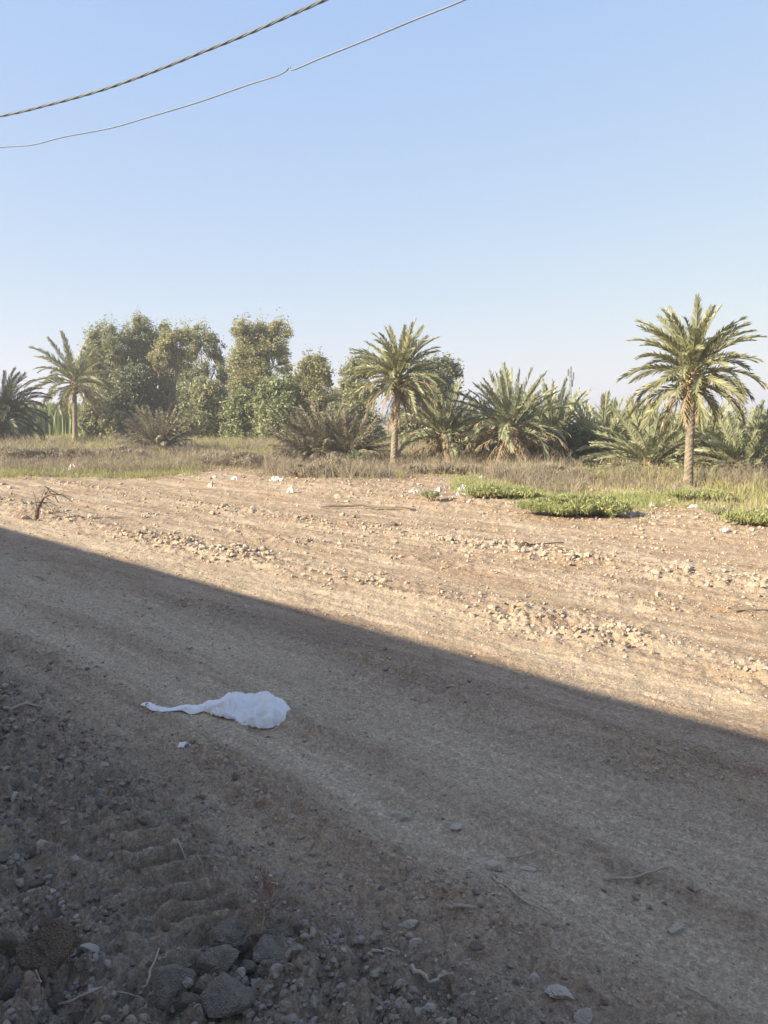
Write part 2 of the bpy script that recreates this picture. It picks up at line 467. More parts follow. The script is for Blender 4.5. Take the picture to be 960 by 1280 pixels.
stone_cache = {}
def stone_mesh(seed, mat, **k):
    key = (seed, mat, tuple(k.items()))
    if key not in stone_cache:
        V, Fa = stone_verts(seed, **k)
        me = np_mesh('stone', V, Fa); me.materials.append(M[mat]); stone_cache[key] = me
        me.polygons.foreach_set('use_smooth', np.full(len(me.polygons), False))
    return stone_cache[key]

rnd = random.Random(11)
def rock(px, py, w, h, label, mat='rock', seed=1, name='rock', cat='rock', group='loose rocks on the shaded verge', sub=4, nz=.11, planes=11, rz=None, flat=None, sink=.36, tilt=.3, deep=1.0):
    """rock whose middle appears at (px,py), w x h pixels large in the photograph"""
    p = gp(px, py + h * .35); d = (p - cam.location).length
    sx = w * .5 * d / F; sz = h * .5 * d / F * .95
    me = stone_mesh(seed, mat, sub=sub, planes=planes, flat=1.0, nz=nz)
    o = bpy.data.objects.new(name, me); COL.objects.link(o)
    z = gz(p.x, p.y)
    o.scale = (sx * 1.14, sx * .95 * deep, sz * 1.14); o.location = (p.x, p.y, z + sz * (1 - 2 * sink) * .9)
    o.rotation_euler = (rnd.uniform(-tilt, tilt), rnd.uniform(-tilt, tilt), rnd.uniform(-.5, .5) if rz is None else rz)
    return tag(o, label, cat, group)

rock(60, 1213, 58, 66, 'big rough brown earth clump standing upright at the lower left corner', 'dark_rock', 5, sub=4, nz=.17, planes=9, rz=.3, tilt=.12, deep=.55, sink=.2, name='earth_clump', cat='earth clump')
rock(20, 1236, 34, 28, 'dark grey stone leaning against the big brown earth clump', 'rock', 6)
rock(5, 1206, 26, 34, 'grey stone cut by the left edge of the photo above the earth clump', 'rock', 7)
rock(54, 1250, 16, 22, 'small brown stone tucked under the foot of the big earth clump', 'rock', 8)
rock(68, 1252, 20, 26, 'slim grey brown stone beside the foot of the big earth clump', 'rock', 28)
rock(55, 1072, 11, 22, 'small pale upright stone near the left edge', 'pale_rock', 9)
rock(42, 1068, 16, 18, 'dull grey stone leaning on the small pale upright stone', 'rock', 29)
rock(81, 1134, 11, 11, 'round pale pebble left of the tyre ridges', 'pale_rock', 10, name='pebble', cat='pebble')
rock(66, 1124, 8, 7, 'tiny pale pebble just above the round pale pebble', 'pale_rock', 11, name='pebble', cat='pebble')
rock(115, 1196, 22, 10, 'flat pale stone lying right of the big brown earth clump', 'pale_rock', 12, flat=.4)
rock(19, 958, 13, 11, 'round grey stone at the left edge in the dark soil', 'rock', 31)
rock(20, 1000, 12, 9, 'light grey stone below the round one at the left edge', 'pale_rock', 32)
rock(131, 957, 9, 8, 'small light stone at the border of dark soil and track', 'pale_rock', 33)
rock(192, 1059, 18, 14, 'pale grey stone at the top of the tyre ridges', 'pale_rock', 13)
rock(222, 1064, 14, 9, 'thin slanted stone flake at the top of the tyre ridges', 'pale_rock', 34)
rock(215, 1230, 44, 46, 'large pale brown boulder at the bottom with a stick against it', 'rock', 14, nz=.05)
rock(203, 1270, 34, 28, 'grey rock at the bottom edge below the pale brown boulder', 'rock', 15)
rock(292, 1175, 48, 34, 'broad rounded rock left of the dry reddish plant', 'rock', 16)
rock(331, 1181, 28, 26, 'grey rock right of the dry reddish plant stem', 'rock', 17)
rock(347, 1221, 40, 22, 'dark flat rock under the log shaped clod', 'rock', 18)
rock(275, 1212, 46, 30, 'angular grey rock below the broad rounded rock', 'rock', 19)
rock(308, 1216, 24, 20, 'small blocky rock between the angular rock and the log shaped clod', 'rock', 20)
rock(246, 1242, 40, 15, 'low brown slab of stone right of the pale brown boulder', 'dark_rock', 21)
rock(282, 1258, 58, 42, 'widest greenish brown rock at the bottom edge', 'rock', 22, nz=.05)
rock(238, 1268, 26, 22, 'rock wedged between the two boulders at the bottom edge', 'rock', 23)
rock(251, 1184, 15, 16, 'small pale triangular stone left of the broad rounded rock', 'pale_rock', 24)
rock(352, 1170, 32, 18, 'flat topped rock behind the log shaped clod', 'rock', 25)
rock(375, 1178, 16, 13, 'small square stone right of the flat topped rock', 'rock', 26)
rock(272, 1148, 20, 14, 'small grey stone behind the broad rounded rock', 'rock', 35)
rock(255, 1150, 16, 14, 'grey stone at the right end of the tyre ridges', 'rock', 36)
rock(290, 1152, 18, 14, 'dark brown stone above the broad rounded rock', 'dark_rock', 37)
rock(344, 1199, 66, 21, 'long log shaped earth clod with a pale right end', 'rock', 27, rz=-.05, nz=.12, sub=4, name='earth_clump', cat='earth clump')
rock(617, 1081, 27, 15, 'pale oblong stone lying alone on the shaded track', 'pale_rock', 38, rz=-.3)
rock(502, 1017, 22, 12, 'pale crumbled stone high in the middle of the shaded track', 'pale_rock', 39, nz=.15)
rock(569, 1036, 18, 6, 'low grey stone above the pale oblong stone', 'pale_rock', 40)
rock(521, 1183, 17, 15, 'rounded stone at the head of the rubble strip', 'pale_rock', 41)
rock(510, 1157, 24, 11, 'flat light stone behind the rounded stone on the rubble strip', 'pale_rock', 42)
rock(667, 1217, 14, 12, 'light round stone in the middle of the rubble strip', 'pale_rock', 43)
rock(729, 1269, 26, 20, 'biggest rounded stone at the bottom of the rubble strip', 'pale_rock', 44)
rock(700, 1245, 34, 13, 'flat pale clod above the biggest rounded stone of the strip', 'pale_rock', 45)
rock(646, 1226, 12, 9, 'dull stone left of the light round stone on the rubble strip', 'strip_clod', 46)
rock(596, 1180, 14, 11, 'grey stone at the upper right of the rubble strip', 'strip_clod', 47)
rock(846, 1161, 20, 10, 'rounded clod at the head of the rubble line on the right', 'pale_rock', 48)
rock(660, 1083, 20, 7, 'grey stone right of the pale oblong stone', 'pale_rock', 49)
rock(335, 922, 5, 3.5, 'tiny black pebble just below the white plastic bag', 'dark_rock', 50, name='pebble', cat='pebble')
rock(491, 655, 11, 7, 'dark lump alone on the sunlit earth near the middle', 'dark_rock', 51, group='lumps on the sunlit lot')
rock(264, 604, 13, 10, 'pale broken lump at the left of the weed edge', 'pale_rock', 52, group='lumps on the sunlit lot', nz=.12)
rock(422, 619, 9, 8, 'tan lump on the edge of the weeds left of the centre palm', 'clod', 53, group='lumps on the sunlit lot')

# the clods of the windrows: 300 individuals
CL = [('clod', s) for s in range(60, 70)]
clod_meshes = [stone_mesh(s, 'clod', sub=2, planes=8, flat=.8, nz=.10) for _, s in CL]
strip_meshes = [stone_mesh(s, 'strip_clod', sub=2, planes=9, flat=.8, nz=.10) for s in range(80, 86)]
rock_meshes = [stone_mesh(s, 'verge_clod', sub=2, planes=8, flat=.8, nz=.10) for s in range(70, 77)]
def clods(n, x0, x1, y0, y1, vc, vw, smin, smax, label, group, meshes, ns):
    k = tries = 0
    while k < n and tries < 20000:
        tries += 1
        p = gp(ns.uniform(x0, x1), ns.uniform(y0, y1))
        u, v = uv(p.x, p.y); w = v + float(wob(np.array(u)))
        if vc is not None and ns.random() > math.exp(-((w - vc) / vw) ** 2): continue
        if vc is not None and pnoise(np.array(u * .8), np.array(v * .3), 9) < ns.uniform(-.5, .15): continue
        s = smin + (smax - smin) * ns.random() ** 2.2
        o = bpy.data.objects.new('clod', ns.choice(meshes)); COL.objects.link(o)
        o.location = (p.x, p.y, gz(p.x, p.y) + s * .28)
        o.scale = (s * ns.uniform(.8, 1.3), s * ns.uniform(.7, 1.1), s * ns.uniform(.55, .95))
        o.rotation_euler = (ns.uniform(-.5, .5), ns.uniform(-.5, .5), ns.uniform(0, 6.28))
        tag(o, label, 'clod', group); k += 1
ns = random.Random(3)
clods(70, 230, 680, 680, 775, 5.25, .36, .02, .062, 'pale dry clay clod in the broken ridge across the middle of the sunlit lot', 'clods of the middle ridge', clod_meshes, ns)
clods(35, 640, 960, 670, 760, 7.9, .4, .02, .065, 'pale dry clay clod in the rough strip on the right of the sunlit lot', 'clods of the right strip', clod_meshes, ns)
clods(25, 0, 330, 604, 660, None, 0, .025, .085, 'tan clay clod scattered on the sunlit lot by the left weeds', 'clods by the left weeds', clod_meshes, ns)
clods(25, 330, 800, 606, 660, None, 0, .025, .08, 'tan clay clod scattered along the edge of the middle weeds', 'clods by the middle weeds', clod_meshes, ns)

clods(85, 0, 300, 900, 1275, 1.0, .62, .010, .034, 'grey brown earth clod in the dark loose soil of the verge', 'earth clods on the verge', rock_meshes, ns)
clods(30, 430, 800, 1100, 1278, 1.93, .16, .006, .020, 'grey earth clod on the rubble strip along the shaded track', 'clods of the rubble strip', strip_meshes, ns)
clods(12, 700, 958, 1100, 1230, 2.5, .14, .006, .018, 'grey earth clod on the rubble line at the right of the track', 'clods of the right rubble line', strip_meshes, ns)
clods(14, 480, 740, 780, 880, 3.45, .3, .008, .024, 'grey earth clod in the shade near the sunlit edge', 'clods near the shade edge', strip_meshes, ns)

def gravel():
    """all the small bits nobody could count, one mesh"""
    rg = np.random.default_rng(5)
    def batch(n, q, big, shapes, Fb, kmin, name, labels, mats):
        a = np.radians(rg.uniform(-36, 36, n))
        x, y = q * np.sin(a), q * np.cos(a)
        r = rough(x, y); st, _ = tread(x, y)
        clump = sstep(-.5, .5, fbm(x * 2.2, y * 2.2, 3, 80))
        keep = rg.random(n) < np.clip((r - .12) * .9, kmin, 1) * (.3 + .7 * clump) * (1 - .75 * st)
        x, y, q, r = x[keep], y[keep], q[keep], r[keep]; n = len(x)
        s = big(n, q, r)
        z = ground_z(x, y) + s * .3
        P = shapes[rg.integers(0, len(shapes), n)]
        th = rg.uniform(0, 6.28, n); c, si = np.cos(th), np.sin(th)
        P = np.stack([P[..., 0] * c[:, None] - P[..., 1] * si[:, None], P[..., 0] * si[:, None] + P[..., 1] * c[:, None], P[..., 2]], -1)
        V = P * s[:, None, None] + np.stack([x, y, z], -1)[:, None]; nv = shapes.shape[1]
        u, v = uv(x, y); dk = (v + wob(u)) + .3 * rg.normal(size=n) < 1.75
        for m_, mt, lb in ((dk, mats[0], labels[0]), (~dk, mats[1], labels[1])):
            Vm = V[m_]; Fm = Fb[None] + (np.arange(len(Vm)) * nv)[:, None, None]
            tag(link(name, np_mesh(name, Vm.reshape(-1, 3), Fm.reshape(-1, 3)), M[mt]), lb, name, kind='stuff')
            print(name, len(Vm))
    oc = np.array([[1, 0, 0], [-1, 0, 0], [0, 1, 0], [0, -1, 0], [0, 0, 1], [0, 0, -1]], float)
    of = np.array([[0, 2, 4], [2, 1, 4], [1, 3, 4], [3, 0, 4], [2, 0, 5], [1, 2, 5], [3, 1, 5], [0, 3, 5]])
    small = np.stack([oc * rg.uniform(.65, 1.25, (6, 1)) * np.array([1, .85, .7]) + rg.normal(size=(6, 3)) * .16 for k in range(40)])
    mids = np.stack([stone_verts(100 + k, 1, 6, .75, 0)[0] for k in range(24)])
    bigs = np.stack([stone_verts(200 + k, 2, 9, .75, .1)[0] for k in range(24)])
    n1 = 260000
    q1 = np.where(rg.random(n1) < .55, 1 / rg.uniform(1 / 14, 1 / 1.4, n1), np.exp(rg.uniform(math.log(1.4), math.log(20), n1)))
    batch(n1, q1, lambda n, q, r: (.0016 + .0024 * rg.random(n) ** 2) * np.clip(q / 2.6, .8, 4.5), small, of, .33, 'grit',
          ('dark crumbs in the loose soil of the verge', 'tan crumbs of earth strewn over the track and lot'), ('dark_gravel', 'gravel'))
    n2 = 90000
    q2 = np.exp(rg.uniform(math.log(1.4), math.log(26), n2))
    batch(n2, q2, lambda n, q, r: (.003 + .011 * rg.random(n) ** 4 * (.4 + np.clip(r, 0, 1.1))) * np.clip(q / 3.2, .8, 3.2), mids, ICO[1][1], .10, 'gravel',
          ('dark gravel in the loose soil of the verge', 'tan gravel strewn over the track and lot'), ('dark_gravel', 'gravel'))
    n3 = 2200
    q3 = np.exp(rg.uniform(math.log(1.5), math.log(20), n3))
    batch(n3, q3, lambda n, q, r: (.007 + .014 * rg.random(n) ** 3) * np.clip(q / 4.5, .7, 2.2), bigs, ICO[2][1], .0, 'rubble',
          ('broken dark earth heaped on the verge', 'broken tan earth heaped in ridges over the lot'), ('verge_clod', 'clod'))
gravel()

def verge_rubble():
    rg = np.random.default_rng(15); n = 9000
    a = np.radians(rg.uniform(-36, 12, n)); q = np.exp(rg.uniform(math.log(1.35), math.log(6), n))
    x, y = q * np.sin(a), q * np.cos(a); u, v = uv(x, y); st, _ = tread(x, y)
    keep = (v + wob(u) + .2 * rg.normal(size=n) < 1.6) & (rg.random(n) < (.25 + .75 * sstep(-.4, .4, fbm(x * 1.8, y * 1.8, 3, 83))) * (1 - .9 * st))
    x, y = x[keep], y[keep]; n = len(x); s = (.006 + .020 * rg.random(n) ** 2.6)
    bigs = np.stack([stone_verts(300 + k, 2, 10, .8, .12)[0] for k in range(30)])
    P = bigs[rg.integers(0, 30, n)] * s[:, None, None]
    th = rg.uniform(0, 6.28, n); c, si = np.cos(th)[:, None], np.sin(th)[:, None]
    P = np.stack([P[..., 0] * c - P[..., 1] * si, P[..., 0] * si + P[..., 1] * c, P[..., 2]], -1)
    V = P + np.stack([x, y, ground_z(x, y) + s * .08], -1)[:, None]
    Fm = ICO[2][1][None] + (np.arange(n) * bigs.shape[1])[:, None, None]
    tag(link('rubble', np_mesh('rubble', V.reshape(-1, 3), Fm.reshape(-1, 3)), M['verge_clod']), 'crumbled grey brown soil churned up on the verge', 'rubble', kind='stuff')
    print('verge rubble', n)
verge_rubble()

# ------------------------------------------------------------------ twigs
def stick(pix, rad, label, mat='twig', lift=.008, group='dead sticks on the ground', seed=0, name='stick'):
    rg = random.Random(seed + 5); P = []
    for i, (a, b) in enumerate(pix):
        p = gp(a, b); P.append(Vector((p.x, p.y, gz(p.x, p.y) + rad + lift)))
    Q = []
    for i in range(len(P) - 1):
        for k in range(4):
            q = P[i].lerp(P[i + 1], k / 4); j = rad * 1.0
            q.z = max(q.z, gz(q.x, q.y) + rad * .7)
            Q.append(q + Vector((rg.uniform(-j, j), rg.uniform(-j, j), rg.uniform(0, j))))
    Q.append(P[-1])
    c = Q[0].copy(); b = MB()
    b.tube([q - c for q in Q], [rad * (1 - .5 * i / (len(Q) - 1)) for i in range(len(Q))], 6)
    o = b.build(name, M[mat], None, True); o.location = c
    return tag(o, label, 'stick', group)
stick([(614, 1109), (652, 1130), (690, 1157)], .005, 'thin straight stick lying across the middle of the shaded track', seed=1)
stick([(757, 1103), (800, 1100), (839, 1092)], .006, 'slightly bent stick lying on the smooth track to the right', seed=2)
stick([(634, 1077), (660, 1072), (681, 1068)], .005, 'short stick lying beside the pale oblong stone', seed=3)
stick([(859, 1244), (882, 1258), (908, 1277)], .004, 'pale thin stick in the bottom right corner', seed=4)
stick([(555, 1138), (575, 1139), (594, 1141)], .008, 'short thick stick above the rubble strip', seed=5)
stick([(465, 1205), (482, 1206), (500, 1208)], .006, 'short straight twig on the reddish soil', seed=6)
stick([(514, 1231), (538, 1238), (565, 1239)], .008, 'brown stick on the reddish soil near the bottom edge', seed=7)
stick([(75, 1267), (130, 1260), (185, 1257)], .004, 'long pale twig along the bottom left corner', seed=8)
stick([(180, 1250), (190, 1234), (200, 1218)], .005, 'twig leaning on the large pale brown boulder', lift=.02, seed=9)
stick([(36, 1240), (46, 1254), (54, 1267)], .005, 'thin brown twig below the big earth clump', seed=10)
stick([(222, 1070), (236, 1082), (255, 1094)], .004, 'thin twig right of the tyre ridges', seed=11)
stick([(4, 897), (26, 895), (52, 890)], .012, 'dark stick in the loose soil at the left edge', seed=12)
stick([(402, 636), (450, 636), (520, 640)], .03, 'long dark branch lying on the sunlit lot before the weeds', seed=13, mat='dark_twig', group='dead wood on the sunlit lot')
stick([(648, 684), (680, 682), (705, 680)], .012, 'dark twig on the sunlit lot right of the middle', seed=14, mat='dark_twig', group='dead wood on the sunlit lot')
stick([(915, 767), (938, 768), (960, 769)], .012, 'dark twig at the right edge of the sunlit lot', seed=15, mat='dark_twig', group='dead wood on the sunlit lot')

def bare_branch():
    c = gp(45, 651); d = c.y; s = d / F
    root = empty('bare_branch', (c.x, c.y, gz(c.x, c.y)))
    tag(root, 'bare arching dead branch sticking out of the sunlit earth at left', 'branch')
    def pt(px, py, dy=0): return Vector(((px - 45) * s, dy, (651 - py) * s))
    b = MB()
    b.tube([pt(45, 655), pt(45, 646, .03), pt(47, 637, .02), pt(52, 628), pt(58, 621, -.05), pt(66, 617, -.1), pt(75, 618, -.15), pt(81, 626, -.2)], [.035, .034, .03, .026, .022, .016, .012, .006], 7)
    b.build('stem', M['dark_twig'], root, True)
    rg = random.Random(4)
    t = MB()
    for k in range(26):
        i = rg.choice([(47, 637), (52, 628), (58, 621), (66, 617), (75, 618), (45, 646)])
        p = pt(*i); L = rg.uniform(.12, .4); dirv = Vector((rg.uniform(-.6, 1), rg.uniform(-1, 1), rg.uniform(-.5, .7))).normalized()
        e = p + dirv * L; m_ = p.lerp(e, .5) + Vector((0, 0, .05))
        t.tube([p, m_, e], [.008, .006, .002], 4)
    t.build('side_twigs', M['dark_twig'], root)
bare_branch()

def dry_plant():
    c = gp(313, 1196); d = math.hypot(c.y, EYE); s = d / F
    root = empty('dry_plant', (c.x, c.y, gz(c.x, c.y)))
    tag(root, 'dry reddish weed with a bent stem among the lower left rocks', 'plant')
    def pt(px, py, dy=0): return Vector(((px - 313) * s, dy, (1196 - py) * s * .95))
    b = MB(); b.tube([pt(313, 1198), pt(318, 1182, .02), pt(323, 1165, .03), pt(326, 1150, .04), pt(325, 1132, .05), pt(325, 1105, .06)], [.004, .004, .0035, .003, .0022, .001], 6)
    b.build('stem', M['twig'], root, True)
    rg = random.Random(9); t = MB()
    for k in range(70):
        h = rg.random(); p = pt(326, 1158, .04).lerp(pt(325, 1104, .06), h)
        L = rg.uniform(.03, .085) * (1.2 - .6 * h)
        dv = Vector((rg.uniform(-1, 1), rg.uniform(-1, 1), rg.uniform(0, 1.1))).normalized(); e = p + dv * L
        t.tube([p, p.lerp(e, .5) + Vector((0, 0, -.004)), e], [.0012, .001, .0005], 3, False)
        for _ in range(2):
            q = p.lerp(e, rg.uniform(.4, .95)); d2 = (dv + Vector((rg.uniform(-1, 1), rg.uniform(-1, 1), rg.uniform(-.3, 1)))).normalized()
            t.tube([q, q + d2 * L * .4], [.0009, .0004], 3, False)
    t.build('twigs', M['red_twig'], root)
dry_plant()

# ------------------------------------------------------------------ plastic bag and litter
def plastic_bag():
    c = gp(318, 905)
    root = empty('plastic_bag', (c.x, c.y, 0))
    tag(root, 'crumpled white plastic bag with a twisted tail on the shaded track', 'bag')
    dist = (c - cam.location).length
    # spine in photo pixels along the ground, with half-width (m) and height (m)
    sp = [(176, 883, .012, .008), (182, 885, .040, .022), (200, 889, .046, .030), (216, 890, .036, .028), (228, 889, .030, .026), (240, 888, .040, .036),
          (252, 889, .036, .034), (260, 888, .046, .046), (268, 888, .074, .062), (280, 889, .100, .082), (296, 891, .130, .098), (312, 893, .148, .112), (326, 894, .152, .110),
          (340, 895, .142, .092), (351, 896, .118, .074), (360, 896, .080, .050), (365, 896, .040, .026), (367, 896, .006, .006)]
    pts = []
    for a, b, w, h in sp:
        p = gp(a, b); pts.append((p.x, p.y, w, h))
    pts = np.array(pts); ns_, na = 190, 88
    ti = np.linspace(0, len(pts) - 1, ns_); k = np.arange(len(pts))
    cx, cy, hw, hh = (np.interp(ti, k, pts[:, j]) for j in range(4))
    ker = np.ones(9) / 9
    def sm(q): return np.convolve(np.pad(q, 4, 'edge'), ker, 'valid')
    cx, cy, hw, hh = sm(cx), sm(cy), sm(hw), sm(hh)
    cy = cy + .018 * np.sin(ti * 2.1) * (ti < 8)
    th = np.linspace(0, 2 * np.pi, na, endpoint=False)
    T, A = np.meshgrid(ti, th, indexing='ij')
    ca, sa = np.cos(A), np.sin(A)
    HW, HH = hw[:, None], hh[:, None]
    Yo = HW * np.sign(ca) * np.abs(ca) ** .85
    Zo = HH * np.where(sa > 0, np.abs(sa) ** .8, -.10 * np.abs(sa))
    X = cx[:, None] + 0 * A; Y = cy[:, None] + Yo; Z = Zo
    # folds: ridged noise, twisted along the tail
    px, py = X * 7 + 3, (Y + .4 * Z) * 7
    f1 = 1 - np.abs(fbm(px * .62, py * .75 + 1.5 * T * .1, 2, 90)) * 1.8
    f2 = 1 - np.abs(fbm(px * 2.1 + 5, py * 1.6 + 9, 3, 95)) * 1.6
    f3 = 1 - np.abs(fbm(px * 4.6 + 2, py * 4.2 + 1, 2, 99)) * 1.6
    amp = np.clip(HH / .1, .25, 1) * np.clip(.3 + sa, .05, 1)
    Z = Z + amp * (.044 * f1 + .013 * f2 + .003 * f3 - .042)
    Y = Y + np.sign(ca) * .02 * f2 * np.abs(ca) * np.clip(HW / .1, .2, 1)
    X = X + .02 * fbm(py, px, 2, 101) * np.clip(HW / .1, .1, 1)
    g = ground_z(X, Y, False)
    Z = np.maximum(Z, .012) + g
    V = np.stack([X, Y, Z], -1).reshape(-1, 3)
    i = np.arange(ns_ - 1)[:, None] * na + np.arange(na)[None]
    j = np.arange(ns_ - 1)[:, None] * na + (np.arange(na)[None] + 1) % na
    Q = np.stack([i, j, j + na, i + na], -1).reshape(-1, 4)
    V -= np.array([c.x, c.y, 0])
    link('body', np_mesh('bag_body', V, Q), M['plastic'], root, True)
    # the loose handle loop in front
    hb = MB()
    P = [gp(*q) for q in ((283, 897), (274, 895), (266, 893), (262, 891), (268, 889), (278, 889))]
    ring = []
    for q, r_ in zip(P, (.012, .02, .022, .018, .018, .01)):
        ring.append((Vector((q.x - c.x, q.y - c.y, gz(q.x, q.y) + .012)), r_))
    V = []; Fs = []
    for n_, (q, r_) in enumerate(ring):
        for m_ in range(5):
            t = (m_ - 2) / 2
            V.append((q.x, q.y + t * r_, q.z + .012 * (1 - t * t) + .006 * ((n_ * 7 + m_ * 3) % 3)))
    for n_ in range(len(ring) - 1):
        for m_ in range(4): Fs.append((n_ * 5 + m_, n_ * 5 + m_ + 1, n_ * 5 + m_ + 6, n_ * 5 + m_ + 5))
    hb.add(V, Fs); hb.build('handle', M['plastic'], root, True)
plastic_bag()

def scrap(px, py, w, h, label, seed, mat='paper', upright=.5, group='white litter along the weeds', name='litter_scrap', n=14):
    """a crumpled sheet of litter"""
    p = gp(px, py + h * .4); d = (p - cam.location).length; sx, sz = w * d / F * .85, h * d / F * .62
    X, Y = np.meshgrid(np.linspace(-.5, .5, n), np.linspace(-.5, .5, n), indexing='ij')
    edge = 1 - .35 * np.abs(fbm(np.arctan2(Y, X) * 1.2 + seed, X * 0 + seed, 2, seed % 50))
    Xs, Ys = X * edge, Y * edge
    Z = (1 - (2 * X) ** 2 * .7 - (2 * Y) ** 2 * .7) * .55 + .5 * (fbm(X * 3 + seed, Y * 3, 3, seed % 60)) + .1
    Zb = np.maximum(Z * .2 - .08, 0)
    T = np.stack([Xs * sx, Ys * sx * .8, np.maximum(Z, .02) * sz], -1).reshape(-1, 3)
    B = np.stack([Xs * sx, Ys * sx * .8, Zb * sz - .004], -1).reshape(-1, 3)
    i = (np.arange(n - 1)[:, None] * n + np.arange(n - 1)[None]).ravel()
    top = np.stack([i, i + n, i + n + 1, i + 1], -1); bot = np.stack([i, i + 1, i + n + 1, i + n], -1) + n * n
    ed = [k for k in range(n)] + [k * n + n - 1 for k in range(1, n)] + [n * (n - 1) + k for k in range(n - 2, -1, -1)] + [k * n for k in range(n - 2, 0, -1)]
    ed = np.array(ed); nx = np.roll(ed, -1)
    side = np.stack([ed, nx, nx + n * n, ed + n * n], -1)
    o = link(name, np_mesh(name, np.concatenate([T, B]), np.concatenate([top, bot, side])), M[mat], None, False)
    o.location = (p.x, p.y, gz(p.x, p.y) + .004); o.rotation_euler = (0, 0, rnd.uniform(0, .6))
    return tag(o, label, 'litter', group)
scrap(232, 931, 20, 5, 'small torn scrap of white plastic below the bag tail', 1, 'plastic', group='scraps by the bag')
scrap(345, 599, 20, 9, 'white crumpled litter in the weeds left of the reddish brush', 2)
scrap(363, 607, 10, 14, 'small upright white litter at the left foot of the reddish brush', 3)
scrap(268, 594, 9, 8, 'white scrap standing behind the pale broken lump', 4)
scrap(293, 597, 10, 8, 'white scrap right of the pale broken lump', 5)
scrap(517, 613, 15, 9, 'wide white scrap on the weed edge below the centre palm', 6)
scrap(549, 612, 13, 10, 'white scrap right of the wide one below the centre palm', 7)
scrap(578, 608, 14, 13, 'folded white bag hanging in the weeds left of the green shrub', 8)
scrap(604, 597, 11, 10, 'white scrap held up in dry weeds below the bushy palm', 9)
scrap(573, 618, 7, 10, 'white scrap standing below the folded bag', 10)
scrap(12, 587, 7, 8, 'round white scrap in the grass at the left edge', 11)
scrap(867, 633, 14, 8, 'pale scrap on the ground below the tallest palm', 12)
scrap(90, 583, 8, 12, 'thin pale scrap standing in the yellow grass at left', 13)
scrap(815, 631, 8, 8, 'small pale scrap in the weeds left of the tallest palm', 14)
scrap(907, 660, 7, 10, 'pale scrap at the left foot of the right edge shrub', 15)
scrap(702, 643, 5, 5, 'tiny white scrap in front of the big green shrub', 16)

# ------------------------------------------------------------------ palms
frond_lib = {}
def frond_mesh(a0, kind, seed, stiff=False):
    """a unit-long pinnate frond in the XZ plane starting at elevation a0 (degrees)"""
    key = (a0, kind, seed, stiff)
    if key in frond_lib: return frond_lib[key]
    rg = random.Random(a0 * 31 + seed * 7 + (5 if kind == 'frond' else 0) + 1000)
    dry = kind in ('dry_frond', 'dead_frond')
    droop = R({80: 26, 65: 40, 50: 58, 35: 74, 20: 78, 5: 74, -15: 62, -40: 42, -65: 22}[a0]) * rg.uniform(.8, 1.2)
    if dry: droop *= .8
    if stiff: droop *= .42
    n = 14; t = np.linspace(0, 1, n + 1); ang = R(a0) - droop * t ** 1.5
    sb = rg.uniform(-.12, .12)
    pts = [Vector((0, 0, 0))]
    for i in range(n): pts.append(pts[-1] + Vector((math.cos(ang[i]), 2 * sb * t[i], math.sin(ang[i]))) / n)
    V = []; Fs = []
    b = MB(); b.tube(pts, [.0115 * (1 - .85 * q) + .001 for q in t], 4, False)
    nl = 46 if kind != 'dry_frond' else 32
    for i in range(nl):
        q = .14 + .86 * (i + rg.random() * .6) / nl
        if kind == 'dry_frond' and rg.random() < .25: continue
        k = min(int(q * n), n - 1); fr = q * n - k
        p = pts[k].lerp(pts[k + 1], fr); fw = (pts[k + 1] - pts[k]).normalized()
        sd = Vector((0, 1, 0)); up = sd.cross(fw) * -1; 
        if up.z < 0 and abs(a0) < 90 and fw.x > 0: up = -up
        ln = .175 * (math.sin(math.pi * (.18 + .70 * q)) ** .7) * rg.uniform(.85, 1.12)
        if dry: ln *= rg.uniform(.6, 1.0)
        if kind == 'dead_frond': ln *= 1.35
        for s in (-1, 1):
            ph = R(48 - 26 * q) + rg.uniform(-.16, .16); vv = R(30) + rg.uniform(-.5, .4)
            if dry: vv = R(-10) + rg.uniform(-.7, .6); ph += rg.uniform(-.3, .2)
            dr = fw * math.cos(ph) + (sd * s * math.cos(vv) + up * math.sin(vv)) * math.sin(ph)
            dr.normalize()
            wv = (fw - dr * fw.dot(dr))
            wv = wv.normalized() * (.0092 if not dry else .0065)
            wv = wv + up * rg.uniform(-.003, .003)
            m_ = p + dr * ln * .5 - Vector((0, 0, ln * (.04 if not dry else .14)))
            e = p + dr * ln - Vector((0, 0, ln * (.16 if not dry else .45)))
            b.add([tuple(p - wv * .5), tuple(p + wv * .5), tuple(m_ + wv), tuple(m_ - wv), tuple(e)], [(0, 1, 2, 3), (3, 2, 4)])
    me = bpy.data.meshes.new('frond'); me.from_pydata([tuple(v) for v in np.concatenate(b.v)], [], b.f)
    me.materials.append(M[kind]); me.update()
    frond_lib[key] = me
    return me

